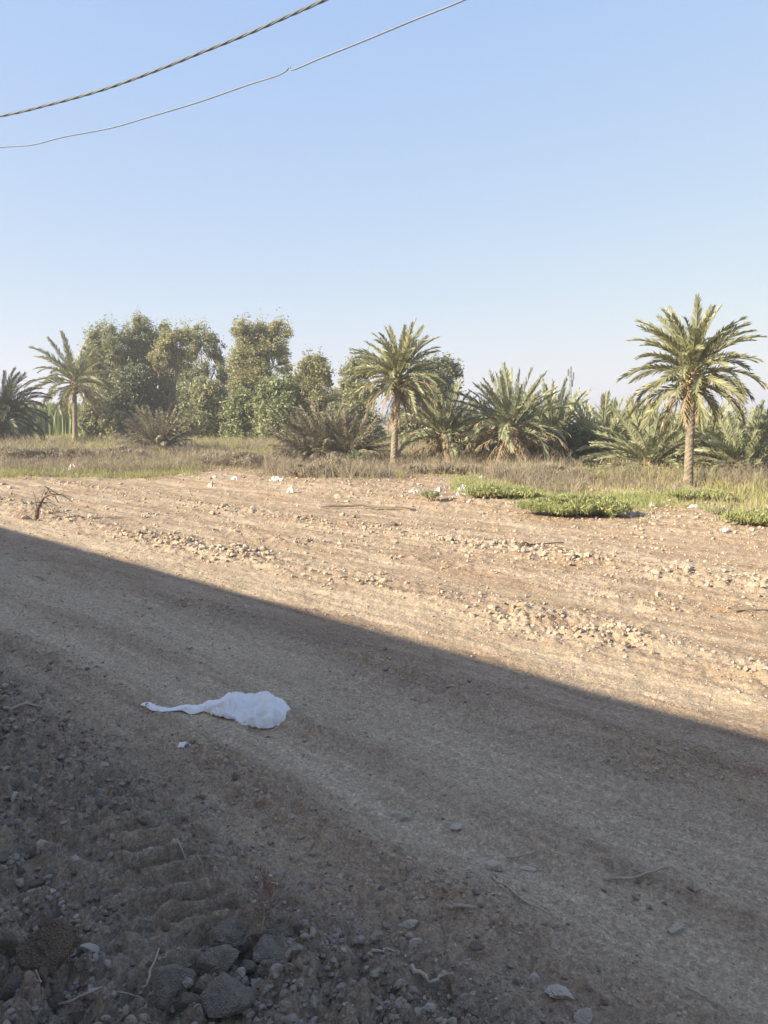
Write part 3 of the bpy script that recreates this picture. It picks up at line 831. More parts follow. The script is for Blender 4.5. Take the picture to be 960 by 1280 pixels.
ELEV = [80, 65, 50, 35, 20, 5, -15, -40, -65]
def palm(name, label, px, base_py, top_py, Ln, plan, seed, d=None, trunk_r=0, crown_py=None, lean=0, group=None, trunk_label=None, kind='frond', heart=.2, stiff=None):
    """plan: list of (elevation, count, kind). crown_py: pixel row of the growing point of a palm with a trunk"""
    rg = random.Random(seed)
    p = gp(px, base_py) if d is None else Vector((at(px, base_py, d).x, d, 0))
    p.z = float(ground_z(p.x, p.y, False))
    root = empty(name, p); tag(root, label, 'palm', group)
    dist = p.y
    if crown_py is not None:
        top = at(px + lean, crown_py, dist); H = top.z - p.z; lx = top.x - p.x
    else: H, lx = .25, 0
    hz = Vector((lx, 0, H))
    if crown_py is not None:
        # trunk with rings of old leaf bases
        n, m_ = int(H / .05), 20; V = []
        for i in range(n + 1):
            t = i / n; cxx = lx * t ** 1.4
            r = trunk_r * (1.12 - .2 * t) * (1 + .35 * max(0, .12 - t) / .12)
            for j in range(m_):
                th = 2 * math.pi * j / m_
                row = (t * H / .105 + (.5 if (j * 2 // 5) % 2 else 0)); fr = row - math.floor(row)
                rr = r * (1 + .16 * (fr ** 1.5) - .07 + .03 * rg.uniform(-1, 1))
                V.append((cxx + rr * math.cos(th), rr * math.sin(th), t * H - .05))
        Fs = [(i * m_ + j, i * m_ + (j + 1) % m_, (i + 1) * m_ + (j + 1) % m_, (i + 1) * m_ + j) for i in range(n) for j in range(m_)]
        b = MB(); b.add(V, Fs)
        b.build('trunk', M['trunk'], root)
    # crown: fibrous heart with cut leaf bases, carrying the fronds
    b = MB(); n, m_ = 9, 12; V = []; R0 = trunk_r * 1.25 if crown_py is not None else heart
    h0, h1 = (-.55, .30) if crown_py is not None else (-.2, .25)
    for i in range(n + 1):
        t = i / n; r = R0 * (.85 + .5 * math.sin(math.pi * min(1, t * 1.15))) * (1 - .85 * max(0, (t - .65) / .35))
        for j in range(m_):
            th = 2 * math.pi * j / m_ + .1 * i; rr = r * rg.uniform(.88, 1.12)
            V.append((rr * math.cos(th), rr * math.sin(th), h0 + (h1 - h0) * t))
    b.add(V, [(i * m_ + j, i * m_ + (j + 1) % m_, (i + 1) * m_ + (j + 1) % m_, (i + 1) * m_ + j) for i in range(n) for j in range(m_)])
    for k in range(40):
        th = k * 2.4; zz = h0 + (h1 - h0) * (k / 46) * .8; e = rg.uniform(.5, 1.2); r = R0 * .95
        q = Vector((r * math.cos(th), r * math.sin(th), zz)); dv = Vector((math.cos(th) * math.cos(e), math.sin(th) * math.cos(e), math.sin(e)))
        L2 = rg.uniform(.12, .3) * (1 if crown_py is not None else .8)
        b.tube([q - dv * .06, q + dv * L2 * .5, q + dv * L2], [.045, .035, .018], 5)
    crown = b.build('crown', M['fibre'], root)
    crown.location = hz
    k = 0
    for (e, cnt, kd) in plan:
        off = rg.uniform(0, 6.28)
        for c in range(cnt):
            me = frond_mesh(e, kd, rg.randrange(3), (crown_py is None) if stiff is None else e >= stiff)
            o = bpy.data.objects.new('frond', me); COL.objects.link(o); o.parent = crown
            az = off + 6.283 * c / cnt + rg.uniform(-.25, .25)
            zz = {80: .24, 65: .2, 50: .15, 35: .1, 20: .04, 5: -.04, -15: -.12, -40: -.22, -65: -.3}[e]
            if crown_py is None: zz *= .5
            o.location = (math.cos(az) * R0 * .55, math.sin(az) * R0 * .55, zz)
            o.rotation_euler = (rg.uniform(-.5, .5), rg.uniform(-.12, .12), az)
            s = Ln * rg.uniform(.86, 1.08) * (.78 if e <= -40 else 1); o.scale = (s, s, s)
            if kd != kind and kd in ('dry_frond', 'dead_frond'): o['label'] = 'dry brown frond'
            k += 1
    return root

tall = [(80, 9, 'frond'), (65, 11, 'frond'), (50, 12, 'frond'), (35, 12, 'frond'), (20, 12, 'frond'), (5, 11, 'frond'), (-15, 8, 'frond'), (-15, 4, 'dry_frond'), (-40, 4, 'frond'), (-40, 5, 'dry_frond')]
palm('date_palm', 'tallest date palm with full round crown at the right', 860, 606, 375, 1.45, tall, 1, trunk_r=.092, crown_py=472, lean=5, group='date palms with trunks')
ctr = [(80, 8, 'frond'), (65, 10, 'frond'), (50, 10, 'frond'), (35, 11, 'frond'), (20, 10, 'frond'), (5, 9, 'frond'), (5, 3, 'dry_frond'), (-15, 5, 'frond'), (-15, 6, 'dry_frond'), (-40, 9, 'dry_frond'), (-65, 7, 'dry_frond')]
palm('date_palm', 'date palm with a slim trunk and hanging dry fronds near the centre', 492, 584, 405, 1.5, ctr, 2, trunk_r=.095, crown_py=476, lean=6, group='date palms with trunks')
lft = [(80, 3, 'frond'), (65, 5, 'frond'), (50, 6, 'frond'), (35, 7, 'frond'), (20, 7, 'frond'), (5, 7, 'frond'), (-15, 5, 'frond'), (-15, 5, 'dry_frond'), (-40, 5, 'dry_frond'), (-40, 4, 'frond')]
palm('date_palm', 'date palm with thin arching fronds before the gum trees at left', 94, 548, 410, 2.35, lft, 3, d=41, trunk_r=.12, crown_py=478, lean=-1, group='date palms with trunks')
edge = [(80, 6, 'frond_dark'), (65, 10, 'frond_dark'), (50, 13, 'frond_dark'), (35, 13, 'frond_dark'), (20, 13, 'frond_dark'), (5, 13, 'frond_dark'), (-15, 14, 'frond_dark'), (-40, 14, 'frond_dark'), (-40, 4, 'dry_frond')]
palm('date_palm', 'dusky palm cut off by the left edge of the photo', 0, 552, 452, 2.25, edge, 4, d=37, trunk_r=.25, crown_py=520, group='date palms with trunks', kind='frond_dark')

low = [(80, 8, 'pale_frond'), (65, 12, 'pale_frond'), (50, 13, 'pale_frond'), (35, 13, 'pale_frond'), (20, 10, 'pale_frond'), (5, 6, 'pale_frond')]
low_dry = [(80, 8, 'pale_frond'), (65, 11, 'pale_frond'), (50, 12, 'pale_frond'), (35, 12, 'pale_frond'), (20, 9, 'pale_frond'), (20, 3, 'dry_frond'), (5, 6, 'pale_frond'), (5, 6, 'dry_frond'), (-15, 8, 'dry_frond'), (-40, 12, 'dry_frond'), (-65, 8, 'dead_frond')]
G = 'low bushy palms'
palm('bushy_palm', 'low bushy palm with tan dry fronds beside the slim trunk', 556, 592, 488, 1.62, low_dry, 11, d=25.5, group=G, trunk_r=.2, crown_py=546, stiff=35)
palm('bushy_palm', 'largest low bushy palm with upright fronds right of the centre', 638, 590, 470, 1.72, low_dry, 12, d=23.5, group=G, trunk_r=.22, crown_py=538, stiff=35)
palm('bushy_palm', 'low bushy palm behind the right shoulder of the largest one', 690, 584, 482, 1.72, low_dry, 13, d=26.5, group=G, trunk_r=.2, crown_py=551, stiff=35)
palm('bushy_palm', 'small low palm between the dark shrub and the wide palm', 752, 590, 525, 1.8, low, 14, d=25, group=G)
palm('bushy_palm', 'wide low palm with spreading fronds left of the tallest palm', 812, 604, 525, 1.62, low, 15, d=20.5, group=G)
palm('bushy_palm', 'wide low palm at the right edge beyond the tallest palm', 926, 608, 525, 1.62, low, 16, d=20.0, group=G)
palm('bushy_palm', 'far low palm seen behind the small low palm', 775, 575, 527, 1.9, low, 17, d=30, group=G)
palm('bushy_palm', 'far low palm seen behind the trunk of the tallest palm', 880, 580, 530, 1.7, low, 18, d=29, group=G)
palm('bushy_palm', 'low palm filling the gap left of the largest bushy palm', 600, 588, 515, 1.4, low_dry, 19, d=27.5, group=G, trunk_r=.16, crown_py=562, stiff=35)
dead = [(80, 9, 'dead_frond'), (65, 12, 'dead_frond'), (50, 12, 'dead_frond'), (35, 12, 'dead_frond'), (20, 10, 'dead_frond'), (5, 10, 'dead_frond'), (65, 3, 'frond_dark')]
G2 = 'dried out palm clumps in the scrub'
palm('dried_palm', 'dried palm clump standing in the scrub before the gum trees', 200, 580, 490, 1.6, dead, 21, d=30, group=G2, kind='dead_frond')
palm('dried_palm', 'big dried palm clump of grey dead fronds left of the centre', 408, 590, 500, 1.65, dead + [(50, 6, 'frond_dark')], 22, d=25, group=G2, kind='dead_frond')
palm('dried_palm', 'dead palm stump with stiff fronds beside the big dried clump', 438, 588, 515, 1.35, dead, 23, d=24.4, group=G2, kind='dead_frond')
palm('dried_palm', 'dried palm with bleached fronds at the left foot of the big clump', 382, 588, 520, 1.3, dead, 24, d=25.6, group=G2, kind='dead_frond')

# ------------------------------------------------------------------ trees and bushes
def leaf_cloud(rg, centres, radii, counts, size, aspect, hang):
    """quads of leaves spread through clumps; returns V, F"""
    cs_ = np.repeat(np.asarray(centres), counts, axis=0); rr = np.repeat(np.asarray(radii), counts, axis=0); n = len(cs_)
    d = rg.normal(size=(n, 3)); d /= np.linalg.norm(d, axis=1)[:, None]
    P = cs_ + d * rr * (rg.random(n) ** .6 * 1.15)[:, None]
    ax = rg.normal(size=(n, 3)); ax[:, 2] = ax[:, 2] * (1 - hang) - hang * 1.2 * np.abs(rg.normal(size=n)); ax /= np.linalg.norm(ax, axis=1)[:, None]
    sd = np.cross(ax, rg.normal(size=(n, 3))); sd /= np.linalg.norm(sd, axis=1)[:, None]
    L = size * rg.uniform(.6, 1.35, n)[:, None]; W = L * aspect
    V = np.stack([P - ax * L * .5, P + sd * W * .5, P + ax * L * .5, P - sd * W * .5], 1).reshape(-1, 3)
    return V, np.arange(n * 4).reshape(-1, 4)

def tree(name, label, px, base_py, d, lobes, seed, mat='euc', leaves=9000, size=.15, aspect=.36, hang=.5, trunk_r=.14, stems=1, cat='tree', group=None, fork=.35, clump=.42, shell=.1):
    """lobes: crown lobes (px, py, rx_px, ry_px[, dy m]) as the photograph outlines them, each given real depth"""
    rg = np.random.default_rng(seed); s = d / F
    b0 = at(px, base_py, d); gz0 = float(ground_z(b0.x, d, False)); base = Vector((b0.x, d, gz0))
    root = empty(name, base); tag(root, label, cat, group)
    C, Rr, K, LC = [], [], [], []
    area = sum(l[2] * l[3] for l in lobes) / 1.9
    for l in lobes:
        dy = l[4] if len(l) > 4 else rg.uniform(-.5, .5) * l[2] * s * 1.2
        c = np.array(at(l[0], l[1], d)) - np.array(base) + np.array([0, dy, 0])
        rx, rz = l[2] * s, l[3] * s; ry = rx * 1.0
        LC.append(c)
        nk = max(6, int(leaves * l[2] * l[3] / area / 70))
        for _ in range(nk):
            v = rg.normal(size=3); v /= np.linalg.norm(v)
            q = c + v * np.array([rx, ry, rz]) * (shell + (1 - shell) * rg.random() ** .6)
            f = clump * rg.uniform(.45, 1.5); rad = np.array([rx, ry, rz]) * f
            rad = rad * .55 + min(rx, rz) * f * .45
            q[2] = max(q[2], .15); C.append(q); Rr.append(rad * np.array([1, 1, .85])); K.append(int(105 * rg.uniform(.3, 1.7)))
    if name in ('gum_tree', 'dark_tree', 'round_tree'):      # feathery shoots at the outline
        for l, c in zip(lobes, LC):
            rx, rz = l[2] * s, l[3] * s
            for _ in range(7):
                th, e = rg.uniform(0, 6.283), rg.uniform(.1, 1.5)
                q = c + np.array([rx * math.cos(th) * math.cos(e), rx * math.sin(th) * math.cos(e), rz * math.sin(e)]) * rg.uniform(.9, 1.14)
                C.append(q); Rr.append(np.array([.22, .22, .55]) * rg.uniform(.6, 1.3)); K.append(int(34 * rg.uniform(.5, 1.5)))
    V, Fa = leaf_cloud(rg, C, Rr, K, size, aspect, hang)
    V[:, 2] = np.maximum(V[:, 2], .02)
    link('crown', np_mesh('crown', V, Fa), M[mat], root)
    b = MB(); LC = np.array(LC)
    mean = LC.mean(0)
    for k in range(stems):
        ox = (k - (stems - 1) / 2) * trunk_r * 3
        top = np.array([mean[0] * .8 + ox * 2.5, mean[1] * .6, max(mean[2] * 1.05, .5)])
        pts = []; fork_z = fork
        for i in range(9):
            t = i / 8; w = rg.normal(size=2) * .03 * top[2] * t
            pts.append((ox + (top[0] - ox) * t ** 1.5 + w[0], top[1] * t + w[1], -.1 + top[2] * t))
        b.tube(pts, [trunk_r * (1.25 - .95 * (i / 8) ** .8) for i in range(9)], 8)
        for c in (LC if k == 0 or stems == 1 else LC[k::stems]):
            i = min(8, max(1, int(8 * (fork + (1 - fork) * rg.random() * .6)))); p0 = np.array(pts[i])
            if c[2] < p0[2] + .1: i = max(1, int(8 * .2)); p0 = np.array(pts[i])
            m_ = (p0 + c) / 2 + np.array([0, 0, -.08 * np.linalg.norm(c - p0)])
            b.tube([tuple(p0), tuple(m_), tuple(c)], [trunk_r * .5, trunk_r * .36, trunk_r * .14], 6)
            near = [q for q in C if np.linalg.norm(q - c) < 2.2][:14]
            for q in near[::2]:
                b.tube([tuple(c * .6 + m_ * .4), tuple((c + q) / 2 + rg.normal(size=3) * .08), tuple(q)], [trunk_r * .13, trunk_r * .08, .01], 4, False)
    b.build('trunk' if cat == 'tree' else 'stems', M['bark'], root, True)
    return root

GT = 'gum trees in the grove at left'
tree('gum_tree', 'gum tree behind the left date palm', 128, 556, 47, [(132, 418, 13, 14), (118, 430, 12, 14), (143, 442, 14, 20), (124, 460, 18, 22), (140, 485, 18, 22), (112, 446, 10, 14)], 31, leaves=9000, group=GT)
tree('gum_tree', 'tallest pointed gum tree left of the grove middle', 178, 556, 48, [(177, 408, 9, 12), (163, 424, 13, 16), (185, 428, 15, 18), (172, 447, 20, 20), (152, 452, 12, 18), (192, 456, 12, 20), (206, 416, 8, 12)], 32, leaves=11000, group=GT)
tree('dark_tree', 'dark dense tree below the tallest gum tree', 172, 556, 45.5, [(172, 480, 22, 22), (160, 505, 22, 24), (184, 508, 20, 26), (172, 530, 26, 20), (150, 528, 16, 20)], 33, 'dark_leaf', 11000, .2, .5, .3, .16)
tree('gum_tree', 'loose olive gum tree with two bare pale stems', 205, 556, 46, [(212, 428, 14, 14), (228, 422, 14, 14), (203, 448, 15, 18), (222, 450, 16, 18), (206, 478, 13, 20), (212, 508, 16, 22), (196, 530, 18, 18)], 34, 'euc_olive', 8500, trunk_r=.13, stems=2, group=GT)
tree('gum_tree', 'sparse gum tree with sky showing through its crown', 258, 558, 48, [(250, 421, 13, 13), (262, 430, 12, 14), (240, 440, 13, 14), (272, 447, 12, 18), (255, 466, 12, 12), (278, 470, 10, 14), (240, 480, 16, 14)], 35, leaves=5200, clump=.36, group=GT)
tree('gum_tree', 'tall golden gum tree leaning right at the end of the grove', 306, 558, 45, [(304, 414, 14, 12), (324, 416, 16, 13), (346, 415, 17, 13), (340, 434, 20, 16), (314, 440, 22, 20), (300, 458, 18, 20), (326, 464, 18, 20), (304, 484, 16, 18), (352, 452, 8, 12)], 36, 'euc_olive', 12500, trunk_r=.15, stems=2, group=GT)
tree('round_tree', 'rounded fresh green tree in front of the tall golden gum tree', 345, 562, 41, [(345, 490, 18, 18), (358, 500, 15, 22), (332, 508, 15, 22), (348, 525, 22, 24), (330, 540, 14, 18), (360, 540, 14, 18)], 37, 'green_leaf', 11000, .19, .45, .35, .14)
tree('gum_tree', 'brownish gum tree between the grove and the centre palm', 394, 562, 41.5, [(393, 458, 15, 12), (382, 470, 12, 16), (404, 472, 13, 18), (394, 494, 20, 22), (384, 520, 14, 22), (408, 520, 16, 24)], 38, 'euc_olive', 8500, group=GT)
tree('gum_tree', 'gum tree peeking out left of the centre palm crown', 446, 566, 40.5, [(444, 460, 14, 14), (436, 478, 12, 18), (458, 462, 16, 14), (448, 500, 20, 26), (455, 535, 22, 22)], 39, leaves=8000, group=GT)
tree('gum_tree', 'dense gum tree filling the back row behind the left date palm', 150, 556, 52, [(108, 470, 16, 20), (128, 490, 20, 26), (152, 470, 16, 22), (150, 500, 22, 30), (118, 525, 20, 22)], 51, leaves=8000, group=GT)
tree('gum_tree', 'dense gum tree filling the back row behind the sparse one', 235, 556, 52, [(226, 470, 18, 22), (244, 500, 22, 28), (272, 500, 20, 30), (214, 500, 16, 24), (288, 480, 12, 20)], 52, leaves=8500, group=GT)
tree('gum_tree', 'low gum tree behind the rounded fresh green tree', 368, 560, 50, [(372, 490, 16, 22), (360, 470, 10, 14), (376, 520, 18, 26), (424, 520, 16, 26), (428, 500, 14, 18)], 53, 'euc_olive', leaves=6500, group=GT)
tree('dark_tree', 'dark grey green tree behind the right side of the centre palm', 540, 566, 43, [(552, 456, 14, 9), (568, 464, 9, 10), (544, 472, 22, 13), (528, 460, 12, 9), (562, 484, 13, 9), (518, 490, 16, 16), (540, 500, 22, 16)], 40, 'dark_leaf', 7500, .17, .4, .4)
GB = 'leafy bushes at the foot of the grove'
tree('leafy_bush', 'leafy bush at the foot of the left date palm', 122, 556, 43, [(122, 520, 20, 22), (140, 530, 14, 20), (108, 536, 12, 16)], 41, 'euc', 5500, .2, .4, .4, .06, 3, 'bush', GB)
tree('leafy_bush', 'broad leafy thicket below the sparse gum tree', 262, 560, 43, [(240, 500, 18, 20), (262, 492, 20, 18), (250, 530, 24, 24), (278, 520, 20, 30), (236, 538, 16, 18)], 42, 'euc', 9500, .2, .4, .45, .07, 3, 'bush', GB)
tree('leafy_bush', 'pale leafy thicket below the tall golden gum tree', 302, 562, 42, [(300, 512, 18, 22), (316, 506, 16, 20), (296, 540, 20, 18), (318, 538, 18, 20)], 43, 'green_leaf', 7500, .19, .4, .45, .07, 3, 'bush', GB)
tree('leafy_bush', 'leafy bush filling the grove behind the big dried clump', 430, 570, 40, [(420, 530, 20, 24), (446, 545, 20, 20), (468, 550, 18, 16), (400, 548, 16, 16)], 44, 'euc', 7500, .2, .4, .4, .06, 3, 'bush', GB)
tree('leafy_bush', 'green bush behind the slim trunk of the centre palm', 512, 575, 38, [(512, 530, 16, 22), (530, 540, 20, 20), (500, 550, 14, 18), (552, 545, 16, 18)], 45, 'euc', 6500, .2, .4, .4, .06, 3, 'bush', GB)
tree('dark_bush', 'dark shaded bush right of the largest bushy palm', 722, 594, 24.5, [(722, 555, 22, 22), (708, 572, 16, 16), (738, 572, 14, 18)], 46, 'dark_leaf', 5000, .14, .3, .1, .05, 3, 'bush')
tree('dark_bush', 'small dark wiry bush at the left foot of the wide low palm', 741, 596, 21.5, [(741, 578, 10, 14), (746, 588, 10, 8)], 47, 'dark_leaf', 1600, .1, .2, .0, .03, 3, 'bush')
tree('dark_bush', 'dark low mound of dead fronds at the right foot of the dried clump', 448, 590, 22.5, [(446, 578, 12, 12), (458, 582, 11, 9), (438, 584, 9, 8)], 48, 'dark_leaf', 1700, .16, .15, .5, .03, 3, 'bush')
tree('dark_bush', 'dark bush in the shade behind the largest bushy palm', 665, 588, 28, [(660, 560, 24, 20), (690, 566, 22, 18), (610, 570, 22, 14)], 49, 'dark_leaf', 4200, .16, .3, .2, .05, 3, 'bush')
tree('far_bush', 'far bush on the skyline behind the wide low palms', 800, 545, 60, [(790, 540, 30, 9), (840, 542, 36, 8), (750, 541, 26, 8), (890, 542, 30, 8), (930, 542, 30, 8)], 50, 'euc', 6000, .25, .4, .2, .05, 3, 'bush')

# ------------------------------------------------------------------ green shrubs at the weed edge
def shrub(label, px, py, d, lobes, seed, n=4500, mat='weed', size=.085, group='green shrubs at the edge of the lot'):
    return tree('green_shrub', label, px, py, d, lobes, seed, mat, n, size, .2, -.75, .012, 4, 'shrub', group, clump=.55, shell=.0)
shrub('largest bright green shrub on the edge of the lot', 730, 652, 12.6, [(752, 636, 24, 12), (722, 636, 24, 11), (772, 642, 14, 9), (696, 638, 22, 9), (738, 628, 24, 8), (670, 634, 22, 7), (708, 626, 26, 6), (765, 630, 16, 8)], 61, 12000)
shrub('green shrub left of the largest one by the folded bag', 615, 630, 14.6, [(604, 617, 18, 9), (626, 620, 18, 9), (590, 620, 10, 6), (650, 626, 22, 7), (636, 630, 22, 5)], 62, 7000)
shrub('green shrub cut by the right edge of the photo', 940, 670, 11.0, [(942, 656, 22, 11), (960, 652, 18, 14), (922, 660, 14, 7)], 63, 5500)
shrub('dusty green shrub below the tallest palm', 866, 640, 14.5, [(870, 634, 18, 6), (892, 635, 18, 7), (850, 636, 14, 5)], 64, 3000)
shrub('small lone grey green tuft on the bare earth', 539, 640, 14.4, [(538, 633, 11, 6)], 65, 900, 'euc', .06)
shrub('grey green tuft on the bare earth left of the right edge shrub', 900, 665, 11.6, [(900, 659, 14, 5)], 66, 900, 'euc', .05)

# ------------------------------------------------------------------ weeds, grass, reeds: nobody could count these
def weed_edge(px):                       # photo row of the near edge of the weeds
    return np.interp(px, [0, 240, 300, 360, 450, 520, 580, 680, 790, 850, 900, 960], [600, 600, 598, 606, 610, 607, 606, 626, 634, 642, 650, 662])
def weeds(name, label, cat, mat, n, x0, x1, top_off, seed, h0, h1, spread, width, blades, patch=None, far=46, thresh=-.2, near_off=0, side=True):
    rg = np.random.default_rng(seed); pts = []
    x = rg.uniform(x0, x1, n); e = weed_edge(x) + near_off
    # spread from the edge back to far metres, evenly in ground distance
    a = (x - CX) / F
    de = EYE / ((e - HZ) / F)
    Yn = de; Yf = np.minimum(far, de + top_off)
    Y = Yn + (Yf - Yn) * rg.random(n) ** 1.3 + rg.normal(size=n) * .35
    X = a * Y
    keep = fbm(X * .35, Y * .35, 3, seed + 100) > thresh + rg.normal(size=n) * .25
    if patch is not None: keep &= patch(X, Y, x)
    X, Y = X[keep], Y[keep]; n = len(X)
    H = rg.uniform(h0, h1, n) * (.7 + .6 * (fbm(X * .5, Y * .5, 2, seed + 120) + .5)).clip(.45, 1.4)
    B = blades; k = n * B
    px, py = np.repeat(X, B) + rg.normal(size=k) * .05, np.repeat(Y, B) + rg.normal(size=k) * .05
    hh = np.repeat(H, B) * rg.uniform(.5, 1.1, k)
    th = rg.uniform(0, 6.283, k); sp = np.abs(rg.normal(size=k)) * spread
    dx, dy = np.cos(th) * sp, np.sin(th) * sp
    pz = ground_z(px, py, False) - .01
    p0 = np.stack([px, py, pz], -1)
    p1 = p0 + np.stack([dx * hh * .4, dy * hh * .4, hh * .55], -1)
    p2 = p0 + np.stack([dx * hh, dy * hh, hh], -1)
    q = rg.uniform(0, 6.283, k); w = np.stack([np.cos(q), np.sin(q), np.zeros(k)], -1) * width
    V = [np.stack([p0 - w, p0 + w, p1 + w * .8, p1 - w * .8, p2 + w * .3, p2 - w * .3], 1).reshape(-1, 3)]
    i = np.arange(k)[:, None] * 6
    Fa = [np.concatenate([i + np.array([[0, 1, 2, 3]]), i + np.array([[3, 2, 4, 5]])])]
    if side:                              # side twigs
        for rep in range(4):
            f = rg.uniform(.35, .95, k)[:, None]; s0 = np.where(f < .55, p0 + (p1 - p0) * (f / .55), p1 + (p2 - p1) * ((f - .55) / .45))
            dv = rg.normal(size=(k, 3)); dv[:, 2] = np.abs(dv[:, 2]); dv /= np.linalg.norm(dv, axis=1)[:, None]
            s1 = s0 + dv * (hh * .34)[:, None]
            off = sum(len(v) for v in V)
            V.append(np.stack([s0 - w * .5, s0 + w * .5, s1 + w * .3, s1 - w * .3], 1).reshape(-1, 3))
            Fa.append(np.arange(k * 4).reshape(-1, 4) + off)
    me = np_mesh(name, np.concatenate(V), np.concatenate(Fa))
    return tag(link(name, me, M[mat]), label, cat, kind='stuff')
weeds('dry_scrub', 'dry brown scrub covering the ground before the palms', 'scrub', 'scrub', 12000, -120, 1080, 16, 1, .15, .42, .75, .0042, 9, thresh=-.25, near_off=-4, patch=lambda X, Y, p: (p < 640) | (Y > 16.5 + 1.2 * np.sin(X * 3)))
weeds('yellow_grass', 'yellowing grass growing through the dry scrub', 'grass', 'straw', 6500, -120, 1080, 15, 2, .08, .22, .6, .0045, 9, patch=lambda X, Y, p: (p > 560) | (p < 260) | (np.abs(X * 7.3 % 1) < .35), thresh=-.1, near_off=-2, side=False)
weeds('green_grass', 'short green grass at the edge of the lot', 'grass', 'weed', 3200, -60, 1040, 3.2, 3, .05, .16, .7, .0055, 10, patch=lambda X, Y, p: (p > 585), thresh=.0, near_off=0, side=False)
weeds('loose_weeds', 'stray green weeds thinning out round the largest shrub', 'weeds', 'weed', 2600, 565, 830, 2.6, 6, .04, .17, .8, .005, 9, thresh=-.1, near_off=13, side=False)
weeds('left_grass', 'yellow green grass along the left edge of the lot', 'grass', 'left_grass', 3000, -80, 250, 3.4, 9, .06, .2, .6, .006, 9, thresh=-.15, near_off=-1, side=False)
weeds('far_grass', 'dry grass on the open ground below the trees', 'grass', 'straw', 9000, -160, 1100, 32, 4, .15, .36, .55, .008, 8, far=50, thresh=-.6, near_off=-22, side=False)
def brush(label, px, py, d, lobes, seed, n=3500):
    return tree('dry_brush', label, px, py, d, lobes, seed, 'scrub', n, .16, .09, -.75, .012, 5, 'bush', 'mounds of dry brush', clump=.4, shell=.1)
brush('reddish brown mound of dry brush in front of the big dried clump', 405, 608, 20, [(385, 592, 24, 13), (412, 590, 26, 15), (438, 596, 18, 11)], 71, 6000)
brush('dry brush mound right of the slim palm trunk', 545, 604, 21, [(520, 594, 22, 9), (552, 594, 24, 10), (580, 592, 22, 10)], 72, 4200)
brush('dry brush mound before the bushy palms right of the centre', 680, 604, 19.5, [(640, 594, 26, 9), (680, 592, 28, 11), (715, 598, 20, 8)], 73, 4600)
brush('greyish dry brush mound before the leafy thicket', 285, 590, 24, [(260, 576, 28, 10), (300, 574, 30, 11), (335, 580, 20, 10)], 74, 4600)
brush('dry brush mound in the grass at the left edge', 30, 580, 26, [(15, 566, 30, 9), (60, 566, 28, 8)], 75, 3600)
brush('dry brush mound below the left date palm', 120, 582, 26, [(100, 568, 26, 9), (140, 568, 28, 9), (170, 572, 18, 8)], 76, 4000)

def reeds():
    rg = np.random.default_rng(8); n = 9000
    px = rg.uniform(-160, 210, n); Y = rg.uniform(52, 70, n); X = (px - CX) / F * Y
    z = ground_z(X, Y, False); H = rg.uniform(1.7, 2.35, n)
    dx, dy = rg.normal(size=n) * .3, rg.normal(size=n) * .3
    q = rg.uniform(0, 6.283, n); w = np.stack([np.cos(q), np.sin(q), 0 * q], -1) * .07
    p0 = np.stack([X, Y, z], -1); p1 = p0 + np.stack([dx * .3, dy * .3, H * .7], -1); p2 = p0 + np.stack([dx, dy, H], -1)
    V = np.stack([p0 - w, p0 + w, p1 + w, p1 - w, p2 + w * .3, p2 - w * .3], 1).reshape(-1, 3)
    i = np.arange(n)[:, None] * 6
    me = np_mesh('reeds', V, np.concatenate([i + np.array([[0, 1, 2, 3]]), i + np.array([[3, 2, 4, 5]])]))
    tag(link('reeds', me, M['reed']), 'tall green reeds behind the left date palm', 'reeds', kind='stuff')
reeds()
def far_wood():
    rg = np.random.default_rng(18); n = 420
    th = np.radians(rg.uniform(-60, 60, n)); r = rg.uniform(120, 240, n)
    C = np.stack([r * np.sin(th), r * np.cos(th), rg.uniform(.6, 2.0, n)], -1)
    Rr = np.stack([rg.uniform(2, 5, n), rg.uniform(2, 4, n), rg.uniform(.7, 1.5, n)], -1)
    V, Fa = leaf_cloud(rg, C, Rr, np.full(n, 70), .7, .5, .1)
    tag(link('far_wood', np_mesh('far_wood', V, Fa), M['dark_leaf']), 'low far wood along the skyline', 'wood', kind='stuff')
far_wood()

